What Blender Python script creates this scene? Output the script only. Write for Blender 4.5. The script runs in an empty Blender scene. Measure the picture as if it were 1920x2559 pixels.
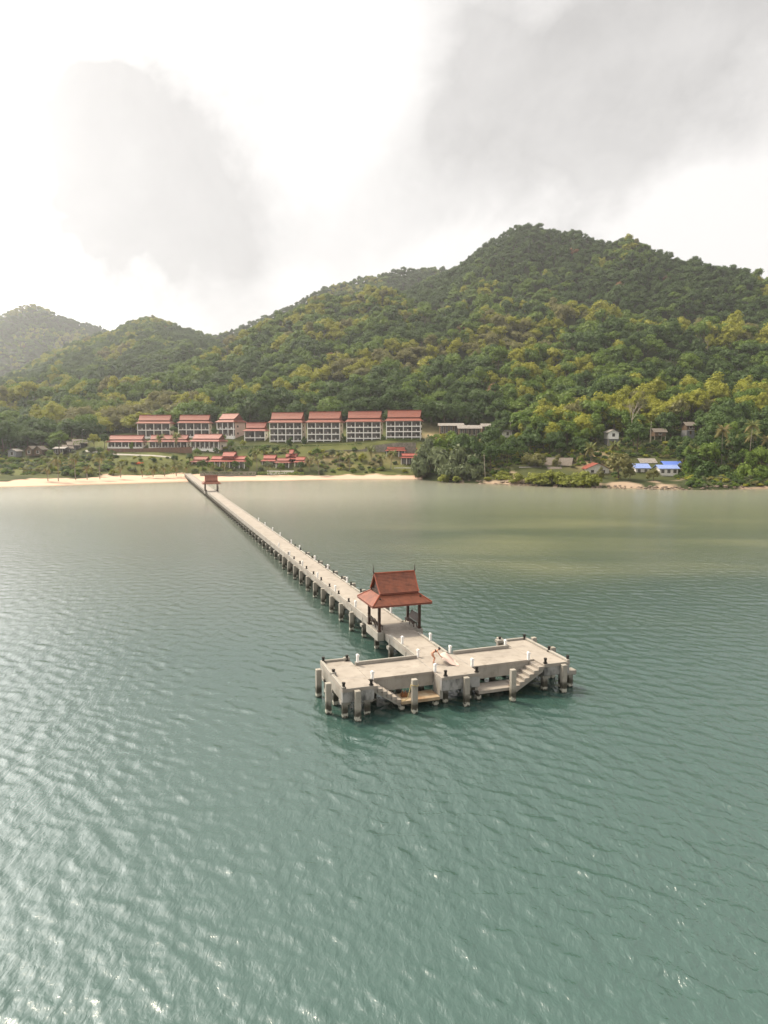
import bpy, bmesh, math, random
import numpy as np
from mathutils import Vector, Matrix
R = math.radians
rnd = random.Random(7)
rng = np.random.default_rng(7)
C = bpy.context.scene.collection
sc = bpy.context.scene

# ------------------------------------------------------------------ camera
F, HZ, CX, CY, CAMZ = 1740.0, 1092.0, 960.0, 1279.5, 22.6      # focal length and horizon in photo pixels, camera height in metres
P = math.atan((CY - HZ) / F)
AZ = R(19.35)                                                   # heading of the jetty, left of the view
cam = bpy.data.cameras.new('camera'); camo = bpy.data.objects.new('camera', cam); C.objects.link(camo)
cam.sensor_fit = 'VERTICAL'; cam.sensor_height = 36.0; cam.lens = 36.0 * F / 2559.0
cam.clip_start = 0.5; cam.clip_end = 9000
camo.location = (0, 0, CAMZ); camo.rotation_euler = (R(90) - P, 0, 0)
sc.camera = camo

# ------------------------------------------------------------------ sky and sun
SUN_AZ, SUN_EL = R(-52), R(55)
def ray(px, py):
    a = (px - CX) / F; b = (CY - py) / F
    return np.array([a, math.cos(P) + b * math.sin(P), -math.sin(P) + b * math.cos(P)])
world = bpy.data.worlds.new('World'); sc.world = world; world.use_nodes = True
nt = world.node_tree; nt.nodes.clear()
def wn(t, **kw):
    n = nt.nodes.new(t)
    for k, v in kw.items(): setattr(n, k, v)
    return n
def wm(op, a, b=None, c=None, clamp=False):
    n = nt.nodes.new('ShaderNodeMath'); n.operation = op; n.use_clamp = clamp
    for i, v in enumerate((a, b, c)):
        if v is None: continue
        if isinstance(v, (int, float)): n.inputs[i].default_value = v
        else: nt.links.new(v, n.inputs[i])
    return n.outputs[0]
wout = wn('ShaderNodeOutputWorld')
tc = wn('ShaderNodeTexCoord'); sep = wn('ShaderNodeSeparateXYZ'); nt.links.new(tc.outputs['Generated'], sep.inputs[0])
def wnoise(scale, detail, rough, dist=0.0, vec=None, off=0.0):
    n = wn('ShaderNodeTexNoise'); n.inputs['Scale'].default_value = scale; n.inputs['Detail'].default_value = detail
    n.inputs['Roughness'].default_value = rough; n.inputs['Distortion'].default_value = dist
    v = vec or tc.outputs['Generated']
    if off:
        a = wn('ShaderNodeVectorMath', operation='ADD'); nt.links.new(v, a.inputs[0]); a.inputs[1].default_value = (off, off * .7, -off); v = a.outputs[0]
    nt.links.new(v, n.inputs['Vector']); return n.outputs['Fac']
n1 = wnoise(4.2, 7, .55, .3); n2 = wnoise(4.0, 7, .55, .3, off=4.3)
az = wm('ADD', wm('ARCTAN2', sep.outputs[0], sep.outputs[1]), wm('MULTIPLY', wm('SUBTRACT', n1, .5), .34))
el = wm('ADD', wm('ARCSINE', sep.outputs[2]), wm('MULTIPLY', wm('SUBTRACT', n2, .5), .34))
def azel(px, py):
    d = ray(px, py); d = d / np.linalg.norm(d)
    return math.atan2(d[0], d[1]), math.asin(d[2])
# cloud banks (positive) and gaps (negative): photo x, y, half width, half height, thickness
BLOBS = [(310, 370, 370, 290, 1.30), (460, 560, 360, 160, .80), (190, 560, 280, 130, .55), (560, 752, 170, 62, .60), (1000, 480, 280, 120, .42), (1180, 600, 320, 75, .45),
         (840, 190, 150, 300, -.45), (360, 185, 100, 60, -.40), (20, 420, 70, 420, -.55), (200, 735, 300, 70, -.35), (1790, 535, 190, 55, -.30)]
DARK = [(1560, 150, 460, 250, 1.15), (1250, 270, 220, 230, .60), (1480, 490, 200, 115, .60), (1900, 60, 300, 260, .40)]
def bank(blobs):
    tot = None
    for (bx, by, sx, sy, w) in blobs:
        a0, e0 = azel(bx, by)
        q = wm('ADD', wm('POWER', wm('MULTIPLY', wm('SUBTRACT', az, a0), F / sx / .95), 2.0), wm('POWER', wm('MULTIPLY', wm('SUBTRACT', el, e0), F / sy / .9), 2.0))
        g = wm('MULTIPLY', wm('POWER', 2.718, wm('MULTIPLY', q, -1.0)), w)
        tot = g if tot is None else wm('ADD', tot, g)
    return tot
ragged = wm('MULTIPLY', wm('SUBTRACT', wnoise(4.2, 9, .60, .25, off=5.2), .5), 1.5)
wide = wm('MULTIPLY', wm('SUBTRACT', wnoise(2.0, 6, .55, .3, off=8.1), .5), .9)
dk = wm('MINIMUM', wm('MAXIMUM', bank(DARK), 0.0), 1.0)
dens = wm('ADD', wm('ADD', wm('ADD', bank(BLOBS), dk), ragged), wide)
dens = wm('MULTIPLY', wm('MINIMUM', wm('MAXIMUM', dens, 0.06), 1.25), .76)
cloudv = wm('ADD', wm('SUBTRACT', .74, wm('MULTIPLY', dk, .15)), wm('MULTIPLY', wm('SUBTRACT', wnoise(3.6, 9, .60, .3, off=1.7), .5), .50))
# thin bright cloud veil round the hidden sun
sd = wn('ShaderNodeVectorMath', operation='DOT_PRODUCT'); nt.links.new(tc.outputs['Generated'], sd.inputs[0])
SUNV = Vector((math.sin(SUN_AZ) * math.cos(SUN_EL), math.cos(SUN_AZ) * math.cos(SUN_EL), math.sin(SUN_EL)))
sd.inputs[1].default_value = SUNV
dpos = wm('MAXIMUM', sd.outputs['Value'], 0.0)
sd3 = wn('ShaderNodeVectorMath', operation='DOT_PRODUCT'); nt.links.new(tc.outputs['Generated'], sd3.inputs[0])
sd3.inputs[1].default_value = (math.sin(R(-62)) * math.cos(R(25)), math.cos(R(-62)) * math.cos(R(25)), math.sin(R(25)))    # brightness below the sun
glow = wm('ADD', wm('MULTIPLY', wm('POWER', dpos, 14.0), 3.0), wm('MULTIPLY', wm('POWER', wm('MAXIMUM', sd3.outputs['Value'], 0.0), 11.0), 8.0))
val = wm('ADD', wm('MULTIPLY', wm('ADD', glow, 1.06), wm('SUBTRACT', 1.0, dens)), wm('MULTIPLY', wm('MULTIPLY', cloudv, wm('ADD', wm('MULTIPLY', glow, .10), 1.0)), dens))
comb = wn('ShaderNodeCombineXYZ'); nt.links.new(val, comb.inputs[0]); nt.links.new(wm('MULTIPLY', val, .972), comb.inputs[1]); nt.links.new(wm('MULTIPLY', val, .945), comb.inputs[2])
sky = wn('ShaderNodeTexSky', sky_type='NISHITA', sun_disc=False); sky.sun_elevation = SUN_EL; sky.sun_rotation = SUN_AZ
bg1 = wn('ShaderNodeBackground'); bg1.inputs[1].default_value = .10; nt.links.new(sky.outputs[0], bg1.inputs[0])
bg2 = wn('ShaderNodeBackground'); bg2.inputs[1].default_value = 1.0; nt.links.new(comb.outputs[0], bg2.inputs[0])
mx = wn('ShaderNodeMixShader'); mx.inputs[0].default_value = .94
nt.links.new(bg1.outputs[0], mx.inputs[1]); nt.links.new(bg2.outputs[0], mx.inputs[2]); nt.links.new(mx.outputs[0], wout.inputs[0])
sun = bpy.data.lights.new('sun', 'SUN'); suno = bpy.data.objects.new('sun', sun); C.objects.link(suno)
sun.energy = 4.8; sun.angle = R(8); sun.color = (1.0, .87, .66)
suno.rotation_euler = SUNV.to_track_quat('Z', 'Y').to_euler(); suno.location = (-60, 60, 120)
vs = sc.view_settings; vs.view_transform = 'Standard'; vs.look = 'None'; vs.exposure = 0.05; vs.gamma = 1.0
sc.cycles.use_denoising = True
sc.cycles.max_bounces = 6; sc.cycles.diffuse_bounces = 3; sc.cycles.glossy_bounces = 3; sc.cycles.transmission_bounces = 3; sc.cycles.volume_bounces = 0
sc.cycles.sample_clamp_indirect = 4.0; sc.cycles.sample_clamp_direct = 3.0

# ------------------------------------------------------------------ helpers
def at(px, py, d):
    r = ray(px, py); t = d / r[1]
    return np.array([r[0] * t, d, CAMZ + r[2] * t])
def proj(x, y, z):
    zz = z - CAMZ; f = y * math.cos(P) - zz * math.sin(P); up = y * math.sin(P) + zz * math.cos(P)
    return CX + F * x / f, CY - F * up / f
def uv2w(u, v, z=0.0):
    return (-u * math.sin(AZ) + v * math.cos(AZ), u * math.cos(AZ) + v * math.sin(AZ), z)
def thing(name, label, cat, loc=(0, 0, 0), rz=0.0, group=None):
    o = bpy.data.objects.new(name, None); C.objects.link(o); o.empty_display_size = .1
    o.location = loc; o.rotation_euler = (0, 0, rz); o['label'] = label; o['category'] = cat
    if group: o['group'] = group
    return o
def tag(o, label=None, cat=None, group=None, kind=None):
    if label: o['label'] = label
    if cat: o['category'] = cat
    if group: o['group'] = group
    if kind: o['kind'] = kind
    return o
def link(name, data, parent=None, loc=(0, 0, 0), rz=0.0, scale=None):
    o = bpy.data.objects.new(name, data); C.objects.link(o); o.location = loc; o.rotation_euler = (0, 0, rz)
    if scale is not None: o.scale = scale
    if parent: o.parent = parent
    return o
class MB:
    def __init__(s): s.v = []; s.f = []; s.m = []
    def add(s, vs_, fs, mi=0):
        b = len(s.v); s.v += [tuple(p) for p in vs_]; s.f += [tuple(b + i for i in f) for f in fs]; s.m += [mi] * len(fs); return s
    def box(s, x0, x1, y0, y1, z0, z1, mi=0, bev=0.0):
        if bev > 0:
            b = bev; pts = []
            for z, i in ((z0, b), (z0 + b, 0), (z1 - b, 0), (z1, b)):
                for (x, y) in ((x0 + b, y0 + i), (x1 - b, y0 + i), (x1 - i, y0 + b), (x1 - i, y1 - b), (x1 - b, y1 - i), (x0 + b, y1 - i), (x0 + i, y1 - b), (x0 + i, y0 + b)):
                    pts.append((x, y, z))
            fs = [tuple(range(7, -1, -1)), tuple(range(24, 32))]
            for k in range(3):
                for i in range(8): j = (i + 1) % 8; fs.append((k * 8 + i, k * 8 + j, k * 8 + 8 + j, k * 8 + 8 + i))
            return s.add(pts, fs, mi)
        return s.add([(x0, y0, z0), (x1, y0, z0), (x1, y1, z0), (x0, y1, z0), (x0, y0, z1), (x1, y0, z1), (x1, y1, z1), (x0, y1, z1)],
                     [(3, 2, 1, 0), (4, 5, 6, 7), (0, 1, 5, 4), (1, 2, 6, 5), (2, 3, 7, 6), (3, 0, 4, 7)], mi)
    def prism(s, poly, axis, a0, a1, mi=0):
        n = len(poly)
        def mk(p, a): return (a, p[0], p[1]) if axis == 0 else ((p[0], a, p[1]) if axis == 1 else (p[0], p[1], a))
        return s.add([mk(p, a0) for p in poly] + [mk(p, a1) for p in poly],
                     [tuple(range(n - 1, -1, -1)), tuple(range(n, 2 * n))] + [(i, (i + 1) % n, n + (i + 1) % n, n + i) for i in range(n)], mi)
    def tube(s, pts, rs, n=6, mi=0, caps=True):
        pts = [Vector(p) for p in pts]; b = []
        for i, p in enumerate(pts):
            t = (pts[min(i + 1, len(pts) - 1)] - pts[max(i - 1, 0)]).normalized()
            a = t.orthogonal().normalized() if i == 0 else (pa - t * pa.dot(t)).normalized()
            pa = a; c = t.cross(a); r = rs[i] if hasattr(rs, '__len__') else rs
            b += [p + (a * math.cos(k * 2 * math.pi / n) + c * math.sin(k * 2 * math.pi / n)) * r for k in range(n)]
        fs = []
        for i in range(len(pts) - 1):
            for k in range(n): fs.append((i * n + k, i * n + (k + 1) % n, (i + 1) * n + (k + 1) % n, (i + 1) * n + k))
        if caps: fs += [tuple(range(n - 1, -1, -1)), tuple(range((len(pts) - 1) * n, len(pts) * n))]
        return s.add(b, fs, mi)
    def quad(s, a, b, c, d, mi=0): return s.add([a, b, c, d], [(0, 1, 2, 3)], mi)
    def mesh(s, name, mats, smooth=False):
        me = bpy.data.meshes.new(name); me.from_pydata(s.v, [], s.f)
        for m in (mats if isinstance(mats, (list, tuple)) else [mats]): me.materials.append(m)
        if any(s.m): me.polygons.foreach_set('material_index', s.m)
        if smooth: me.polygons.foreach_set('use_smooth', [True] * len(s.f))
        me.update(); return me
    def obj(s, name, mats, parent=None, loc=(0, 0, 0), rz=0.0, smooth=False):
        return link(name, s.mesh(name, mats, smooth), parent, loc, rz)

# ------------------------------------------------------------------ materials
def mat(name, col, rough=.8, spec=.3, var=.0, vscale=3.0, col2=None, bump=0.0, bscale=20.0, metallic=0.0, obj_rand=0.0):
    m = bpy.data.materials.new(name); m.use_nodes = True; t = m.node_tree; b = t.nodes['Principled BSDF']
    b.inputs['Base Color'].default_value = (*col, 1); b.inputs['Roughness'].default_value = rough
    b.inputs['Specular IOR Level'].default_value = spec; b.inputs['Metallic'].default_value = metallic
    tcn = t.nodes.new('ShaderNodeTexCoord'); out = None
    if var > 0 or col2:
        n = t.nodes.new('ShaderNodeTexNoise'); n.inputs['Scale'].default_value = vscale; n.inputs['Detail'].default_value = 8; n.inputs['Roughness'].default_value = .65
        t.links.new(tcn.outputs['Object'], n.inputs['Vector'])
        mp = t.nodes.new('ShaderNodeMapRange'); mp.inputs[1].default_value = .33; mp.inputs[2].default_value = .67; t.links.new(n.outputs['Fac'], mp.inputs[0])
        mixn = t.nodes.new('ShaderNodeMix'); mixn.data_type = 'RGBA'; t.links.new(mp.outputs[0], mixn.inputs[0])
        c2 = col2 or tuple(c * (1 - var) for c in col)
        mixn.inputs[6].default_value = (*c2, 1); mixn.inputs[7].default_value = (*(tuple(min(1, c * (1 + var * .6)) for c in col)), 1)
        out = mixn.outputs[2]
        if obj_rand > 0:
            oi = t.nodes.new('ShaderNodeObjectInfo'); hs = t.nodes.new('ShaderNodeHueSaturation')
            mr = t.nodes.new('ShaderNodeMapRange'); mr.inputs[3].default_value = 1 - obj_rand; mr.inputs[4].default_value = 1 + obj_rand
            t.links.new(oi.outputs['Random'], mr.inputs[0]); t.links.new(mr.outputs[0], hs.inputs['Value']); t.links.new(out, hs.inputs['Color']); out = hs.outputs[0]
        t.links.new(out, b.inputs['Base Color'])
    if bump > 0:
        n = t.nodes.new('ShaderNodeTexNoise'); n.inputs['Scale'].default_value = bscale; n.inputs['Detail'].default_value = 6
        t.links.new(tcn.outputs['Object'], n.inputs['Vector'])
        bp = t.nodes.new('ShaderNodeBump'); bp.inputs['Strength'].default_value = bump; bp.inputs['Distance'].default_value = .05
        t.links.new(n.outputs['Fac'], bp.inputs['Height']); t.links.new(bp.outputs[0], b.inputs['Normal'])
    return m
def concrete(name, base, dark, pile=False, streak=.5):
    """weathered concrete: cloudy tone, dark runs, and on piles the wet and barnacled tide band"""
    m = bpy.data.materials.new(name); m.use_nodes = True; t = m.node_tree; b = t.nodes['Principled BSDF']; L = t.links.new
    b.inputs['Roughness'].default_value = .85; b.inputs['Specular IOR Level'].default_value = .25
    g = t.nodes.new('ShaderNodeNewGeometry'); tcn = t.nodes.new('ShaderNodeTexCoord')
    def noise(scale, det, vec, sc3=(1, 1, 1)):
        mpn = t.nodes.new('ShaderNodeMapping'); mpn.inputs['Scale'].default_value = sc3; L(vec, mpn.inputs['Vector'])
        n = t.nodes.new('ShaderNodeTexNoise'); n.inputs['Scale'].default_value = scale; n.inputs['Detail'].default_value = det; n.inputs['Roughness'].default_value = .62
        L(mpn.outputs[0], n.inputs['Vector']); return n.outputs['Fac']
    def rng_(x, a, b_):
        r = t.nodes.new('ShaderNodeMapRange'); r.inputs[1].default_value = a; r.inputs[2].default_value = b_; L(x, r.inputs[0]); return r.outputs[0]
    def mixc(f, a, b_):
        mn = t.nodes.new('ShaderNodeMix'); mn.data_type = 'RGBA'
        if isinstance(f, float): mn.inputs[0].default_value = f
        else: L(f, mn.inputs[0])
        for i, c in ((6, a), (7, b_)):
            if isinstance(c, tuple): mn.inputs[i].default_value = (*c, 1)
            else: L(c, mn.inputs[i])
        return mn.outputs[2]
    def mth(op, a, b_):
        n = t.nodes.new('ShaderNodeMath'); n.operation = op
        for i, v in enumerate((a, b_)):
            if isinstance(v, (int, float)): n.inputs[i].default_value = v
            else: L(v, n.inputs[i])
        return n.outputs[0]
    pos = g.outputs['Position']
    c = mixc(rng_(noise(.55, 8, pos), .35, .68), tuple(x * .80 for x in base), base)
    c = mixc(mth('MULTIPLY', rng_(noise(1.3, 9, pos), .53, .72), .60), c, dark)
    c = mixc(mth('MULTIPLY', rng_(noise(4.0 if streak < .7 else 1.5, 7, pos, (1, 1, .12 if streak < .7 else .4)), .55 if streak < .7 else .47, .75 if streak < .7 else .64), streak), c, dark)
    c = mixc(mth('MULTIPLY', rng_(noise(.28, 4, pos, (1, 1, 1)), .58, .70), .35), c, tuple(min(1, x * 1.25) for x in base))
    if pile:
        sp = t.nodes.new('ShaderNodeSeparateXYZ'); L(pos, sp.inputs[0])
        zz = mth('ADD', sp.outputs[2], mth('MULTIPLY', mth('SUBTRACT', noise(2.6, 6, pos), .5), .9))
        c = mixc(rng_(zz, 1.15, .72), c, (.06, .055, .04))
        c = mixc(rng_(mth('ABSOLUTE', mth('SUBTRACT', zz, .24), 0), .15, .07), c, (.42, .40, .33))
        c = mixc(rng_(zz, .11, .03), c, (.03, .035, .025))
    L(c, b.inputs['Base Color'])
    bp = t.nodes.new('ShaderNodeBump'); bp.inputs['Strength'].default_value = .35; bp.inputs['Distance'].default_value = .03
    L(noise(9, 8, pos), bp.inputs['Height']); L(bp.outputs[0], b.inputs['Normal'])
    return m
def tiled(name, col, dark, step, axis='Z'):
    """roof tile colour with a fine course line; the courses on the near roofs are geometry"""
    m = mat(name, col, .6, .35, var=.28, vscale=1.1, col2=dark)
    t = m.node_tree; b = t.nodes['Principled BSDF']
    tcn = t.nodes.new('ShaderNodeTexCoord'); w = t.nodes.new('ShaderNodeTexWave'); w.bands_direction = axis; w.inputs['Scale'].default_value = 1.0 / step / 3.14
    w.inputs['Distortion'].default_value = .3; t.links.new(tcn.outputs['Object'], w.inputs['Vector'])
    bp = t.nodes.new('ShaderNodeBump'); bp.inputs['Strength'].default_value = .5; bp.inputs['Distance'].default_value = .06
    t.links.new(w.outputs['Fac'], bp.inputs['Height']); t.links.new(bp.outputs[0], b.inputs['Normal'])
    return m
def foliage(name, ca, cb, trans=.35):
    m = bpy.data.materials.new(name); m.use_nodes = True; t = m.node_tree; L = t.links.new; b = t.nodes['Principled BSDF']
    out = [n for n in t.nodes if n.type == 'OUTPUT_MATERIAL'][0]
    g = t.nodes.new('ShaderNodeNewGeometry'); oi = t.nodes.new('ShaderNodeObjectInfo')
    mxn = t.nodes.new('ShaderNodeMix'); mxn.data_type = 'RGBA'; mxn.inputs[6].default_value = (*ca, 1); mxn.inputs[7].default_value = (*cb, 1)
    a = t.nodes.new('ShaderNodeMath'); a.operation = 'MULTIPLY_ADD'; a.inputs[1].default_value = .55
    s2 = t.nodes.new('ShaderNodeMath'); s2.operation = 'MULTIPLY'; s2.inputs[1].default_value = .45; L(g.outputs['Random Per Island'], s2.inputs[0])
    L(oi.outputs['Random'], a.inputs[0]); L(s2.outputs[0], a.inputs[2]); L(a.outputs[0], mxn.inputs[0])
    L(mxn.outputs[2], b.inputs['Base Color']); b.inputs['Roughness'].default_value = .62; b.inputs['Specular IOR Level'].default_value = .25
    tr = t.nodes.new('ShaderNodeBsdfTranslucent'); L(mxn.outputs[2], tr.inputs[0])
    ms = t.nodes.new('ShaderNodeMixShader'); ms.inputs[0].default_value = trans; L(b.outputs[0], ms.inputs[1]); L(tr.outputs[0], ms.inputs[2]); L(ms.outputs[0], out.inputs[0])
    return m
M = dict(
    deck=concrete('deck_concrete', (.335, .295, .25), (.15, .125, .10), streak=.0),
    conc=concrete('side_concrete', (.325, .30, .26), (.17, .15, .12), streak=.45),
    old=concrete('stained_concrete', (.33, .315, .295), (.06, .06, .055), streak=.8),
    pile=concrete('pile_concrete', (.34, .31, .26), (.15, .135, .105), pile=True, streak=.5),
    white=mat('white_paint', (.78, .76, .73), .5, .4, var=.10, vscale=6),
    black=mat('rubber_black', (.022, .018, .014), .6, .3, var=.3, vscale=8),
    rust=mat('rust', (.20, .085, .035), .9, .1, var=.6, vscale=5, col2=(.07, .04, .025)),
    rope=mat('rope', (.42, .33, .16), .9, .1),
    wood=mat('dark_wood', (.050, .024, .014), .55, .35, var=.4, vscale=7),
    tile=mat('roof_tile', (.215, .070, .037), .5, .4, var=.4, vscale=1.6, col2=(.13, .045, .028), bump=.15, bscale=12),
    ridge=mat('ridge_tile', (.27, .07, .035), .55, .35, var=.2),
    hroof=tiled('hotel_roof_tile', (.21, .050, .025), (.155, .040, .022), .5),
    hroof2=tiled('villa_roof_tile', (.23, .060, .040), (.18, .048, .034), .5),
    hroof3=tiled('bright_red_tile', (.26, .050, .030), (.20, .040, .025), .5),
    fascia=mat('fascia_wood', (.16, .05, .032), .6, .3),
    hwall=mat('hotel_wall', (.68, .60, .52), .8, .2, var=.08, vscale=.6),
    pink=mat('pink_wall', (.58, .42, .35), .8, .2, var=.08, vscale=.6),
    hwhite=mat('hotel_white', (.85, .82, .77), .7, .3, var=.06, vscale=.8),
    door=mat('door_glass', (.035, .032, .028), .15, .5, var=.6, vscale=.9, col2=(.10, .085, .07)),
    dframe=mat('door_frame', (.16, .10, .07), .5, .3),
    shade=mat('recess_shade', (.055, .050, .045), .9, .1, var=.4, vscale=1.5),  # balcony shade put into the colour; also used on low walls
    tin=mat('tin_roof', (.27, .25, .225), .55, .3, var=.35, vscale=1.2, col2=(.15, .12, .095)),
    thatch=mat('thatch', (.17, .145, .12), .95, .1, var=.4, vscale=2),
    timber=mat('weathered_timber', (.15, .10, .065), .85, .15, var=.4, vscale=3),
    palmwood=mat('palm_bark', (.27, .23, .18), .9, .1, var=.35, vscale=4),
    bark=mat('bark', (.13, .10, .07), .95, .1, var=.4, vscale=4),
    pale=mat('pale_bark', (.42, .36, .28), .9, .1, var=.3, vscale=4),
    blue=mat('blue_metal_roof', (.055, .12, .46), .45, .4, var=.25, vscale=1.5, col2=(.10, .17, .46)),
    blue2=mat('faded_blue_roof', (.20, .27, .52), .5, .4, var=.25, vscale=1.5),
    redroof=mat('red_brown_roof', (.20, .05, .03), .7, .2, var=.3),
    vwhite=mat('village_white', (.66, .62, .56), .8, .2, var=.14, vscale=1.0),
    grey=mat('grey_wall', (.26, .26, .27), .85, .2, var=.2, vscale=1.0),
    skin=mat('skin', (.50, .24, .15), .5, .4, var=.08, vscale=5),
    hair=mat('hair', (.018, .010, .007), .5, .4),
    bikini=mat('dark_swim_fabric', (.025, .02, .018), .8, .2),
    sandal=mat('sandal', (.03, .022, .018), .7, .2),
    cloth=mat('blanket', (.55, .42, .36), .9, .1, var=.06, vscale=3),
    rock=mat('rock', (.17, .13, .095), .9, .2, var=.5, vscale=1.2, bump=.5, bscale=4, obj_rand=.25),
    road=mat('road_surface', (.36, .33, .29), .9, .15, var=.2, vscale=.5),
    stone=mat('retaining_stone', (.24, .22, .18), .9, .15, var=.45, vscale=.8, bump=.6, bscale=2),
    brownwall=mat('brown_wall', (.20, .115, .08), .9, .15, var=.3, vscale=.8),
    orange=foliage('flame_blossom', (.60, .085, .02), (.75, .15, .03), .2),
    fdark=foliage('dark_leaf', (.042, .084, .014), (.078, .130, .024)),
    fmid=foliage('green_leaf', (.085, .150, .016), (.155, .22, .028)),
    flight=foliage('yellow_leaf', (.23, .25, .022), (.33, .32, .036)),
    folive=foliage('olive_leaf', (.16, .165, .050), (.22, .20, .065)),
    frust=foliage('rust_leaf', (.20, .10, .045), (.26, .14, .06)),
    fgrey=foliage('mangrove_leaf', (.105, .135, .058), (.155, .18, .08)),
    fbright=foliage('lime_leaf', (.17, .20, .026), (.25, .26, .04)),
    palm=foliage('palm_leaf', (.11, .14, .03), (.19, .19, .045)),
    palmy=foliage('dry_palm_leaf', (.15, .14, .04), (.24, .18, .06)),
)

# ------------------------------------------------------------------ terrain: shore, terraces and hills
# per column: photo x, waterline y, plant edge y, then (depth m, photo y) of coast, terrace, hill foot, spur, main ridge, far ridge
COLS = [
 (-400, 1224, 1204, (395, 1168), (440, 1128), (520, 1088), (620, 1015), (1150, 1010), (1750, 850)),
 (0,    1218, 1200, (395, 1168), (440, 1126), (520, 1085), (620, 1005), (1150, 955), (1750, 792)),
 (40,   1217, 1199, (395, 1167), (440, 1125), (520, 1085), (620, 1003), (1150, 938), (1750, 776)),
 (80,   1216, 1197, (395, 1166), (440, 1124), (515, 1085), (620, 1002), (1150, 918), (1750, 766)),
 (116,  1215, 1197, (396, 1165), (440, 1123), (510, 1085), (620, 1002), (1150, 898), (1750, 778)),
 (174,  1213, 1194, (398, 1160), (440, 1122), (505, 1085), (620, 1002), (1150, 872), (1750, 802)),
 (231,  1211, 1191, (400, 1152), (440, 1120), (500, 1086), (620, 1003), (1150, 850), (1750, 818)),
 (283,  1210, 1189, (400, 1150), (438, 1118), (490, 1086), (620, 1004), (1150, 836), (1700, 838)),
 (324,  1209, 1187, (400, 1148), (438, 1118), (488, 1084), (620, 1000), (1150, 816), (1650, 850)),
 (380,  1207, 1186, (400, 1150), (436, 1117), (486, 1080), (640, 985),  (1150, 800), (1600, 855)),
 (440,  1205, 1184, (400, 1154), (436, 1116), (486, 1078), (670, 944),  (1150, 820), (1500, 860)),
 (474,  1204, 1184, (400, 1160), (434, 1116), (486, 1077), (690, 922),  (1150, 834), (1450, 858)),
 (520,  1204, 1185, (400, 1164), (434, 1115), (484, 1076), (720, 908),  (1120, 850), (1300, 849)),
 (578,  1203, 1185, (400, 1165), (434, 1115), (482, 1075), (755, 886),  (1080, 890), (1270, 832)),
 (625,  1202, 1185, (400, 1165), (434, 1114), (480, 1075), (770, 852),  (1050, 880), (1260, 816)),
 (671,  1202, 1185, (400, 1163), (432, 1113), (478, 1075), (785, 828),  (1000, 860), (1250, 793)),
 (723,  1201, 1186, (400, 1163), (430, 1112), (476, 1075), (800, 803),  (1000, 840), (1250, 776)),
 (781,  1199, 1187, (400, 1160), (428, 1110), (474, 1074), (810, 776),  (1000, 810), (1250, 744)),
 (839,  1198, 1188, (400, 1160), (426, 1109), (472, 1074), (820, 748),  (1000, 785), (1250, 718)),
 (902,  1197, 1188, (400, 1160), (424, 1106), (470, 1072), (830, 728),  (950, 770),  (1250, 698)),
 (960,  1197, 1188, (400, 1158), (420, 1102), (468, 1070), (800, 742),  (950, 755),  (1250, 690)),
 (1040, 1197, 1188, (400, 1160), (418, 1100), (460, 1078), (760, 780),  (940, 728),  (1250, 681)),
 (1099, 1203, 1195, (375, 1165), (405, 1115), (450, 1084), (720, 800),  (930, 700),  (1250, 680)),
 (1145, 1206, 1198, (365, 1165), (395, 1120), (445, 1086), (700, 792),  (920, 674),  (1250, 684)),
 (1180, 1207, 1199, (360, 1166), (390, 1125), (440, 1090), (700, 786),  (910, 644),  (1250, 700)),
 (1209, 1208, 1199, (358, 1168), (385, 1128), (435, 1094), (690, 780),  (900, 621),  (1250, 700)),
 (1249, 1210, 1200, (352, 1170), (380, 1132), (430, 1098), (690, 778),  (890, 601),  (1250, 700)),
 (1284, 1212, 1202, (348, 1172), (378, 1134), (426, 1100), (690, 778),  (880, 584),  (1250, 700)),
 (1318, 1213, 1203, (345, 1174), (376, 1136), (424, 1100), (680, 790),  (870, 576),  (1250, 700)),
 (1353, 1215, 1205, (342, 1176), (374, 1138), (422, 1100), (670, 800),  (865, 587),  (1250, 700)),
 (1388, 1216, 1206, (340, 1178), (372, 1138), (420, 1098), (660, 806),  (860, 590),  (1250, 700)),
 (1440, 1217, 1207, (338, 1182), (370, 1135), (415, 1094), (650, 800),  (850, 592),  (1250, 700)),
 (1504, 1219, 1206, (335, 1188), (366, 1130), (410, 1092), (640, 800),  (840, 617),  (1250, 720)),
 (1573, 1221, 1207, (332, 1192), (362, 1135), (408, 1094), (630, 810),  (800, 606),  (1250, 720)),
 (1625, 1222, 1208, (330, 1194), (360, 1140), (406, 1096), (620, 825),  (790, 638),  (1250, 740)),
 (1683, 1223, 1209, (330, 1194), (358, 1144), (404, 1096), (610, 838),  (780, 661),  (1250, 750)),
 (1758, 1224, 1212, (326, 1190), (356, 1146), (402, 1096), (600, 850),  (760, 675),  (1250, 760)),
 (1827, 1223, 1212, (326, 1186), (354, 1146), (400, 1096), (590, 858),  (745, 698),  (1250, 770)),
 (1862, 1222, 1212, (326, 1184), (354, 1146), (400, 1096), (580, 860),  (735, 692),  (1250, 780)),
 (1920, 1221, 1212, (326, 1182), (354, 1146), (400, 1096), (570, 862),  (720, 716),  (1250, 790)),
 (2300, 1221, 1212, (326, 1182), (354, 1146), (400, 1096), (560, 862),  (690, 780),  (1250, 800)),
]
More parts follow.
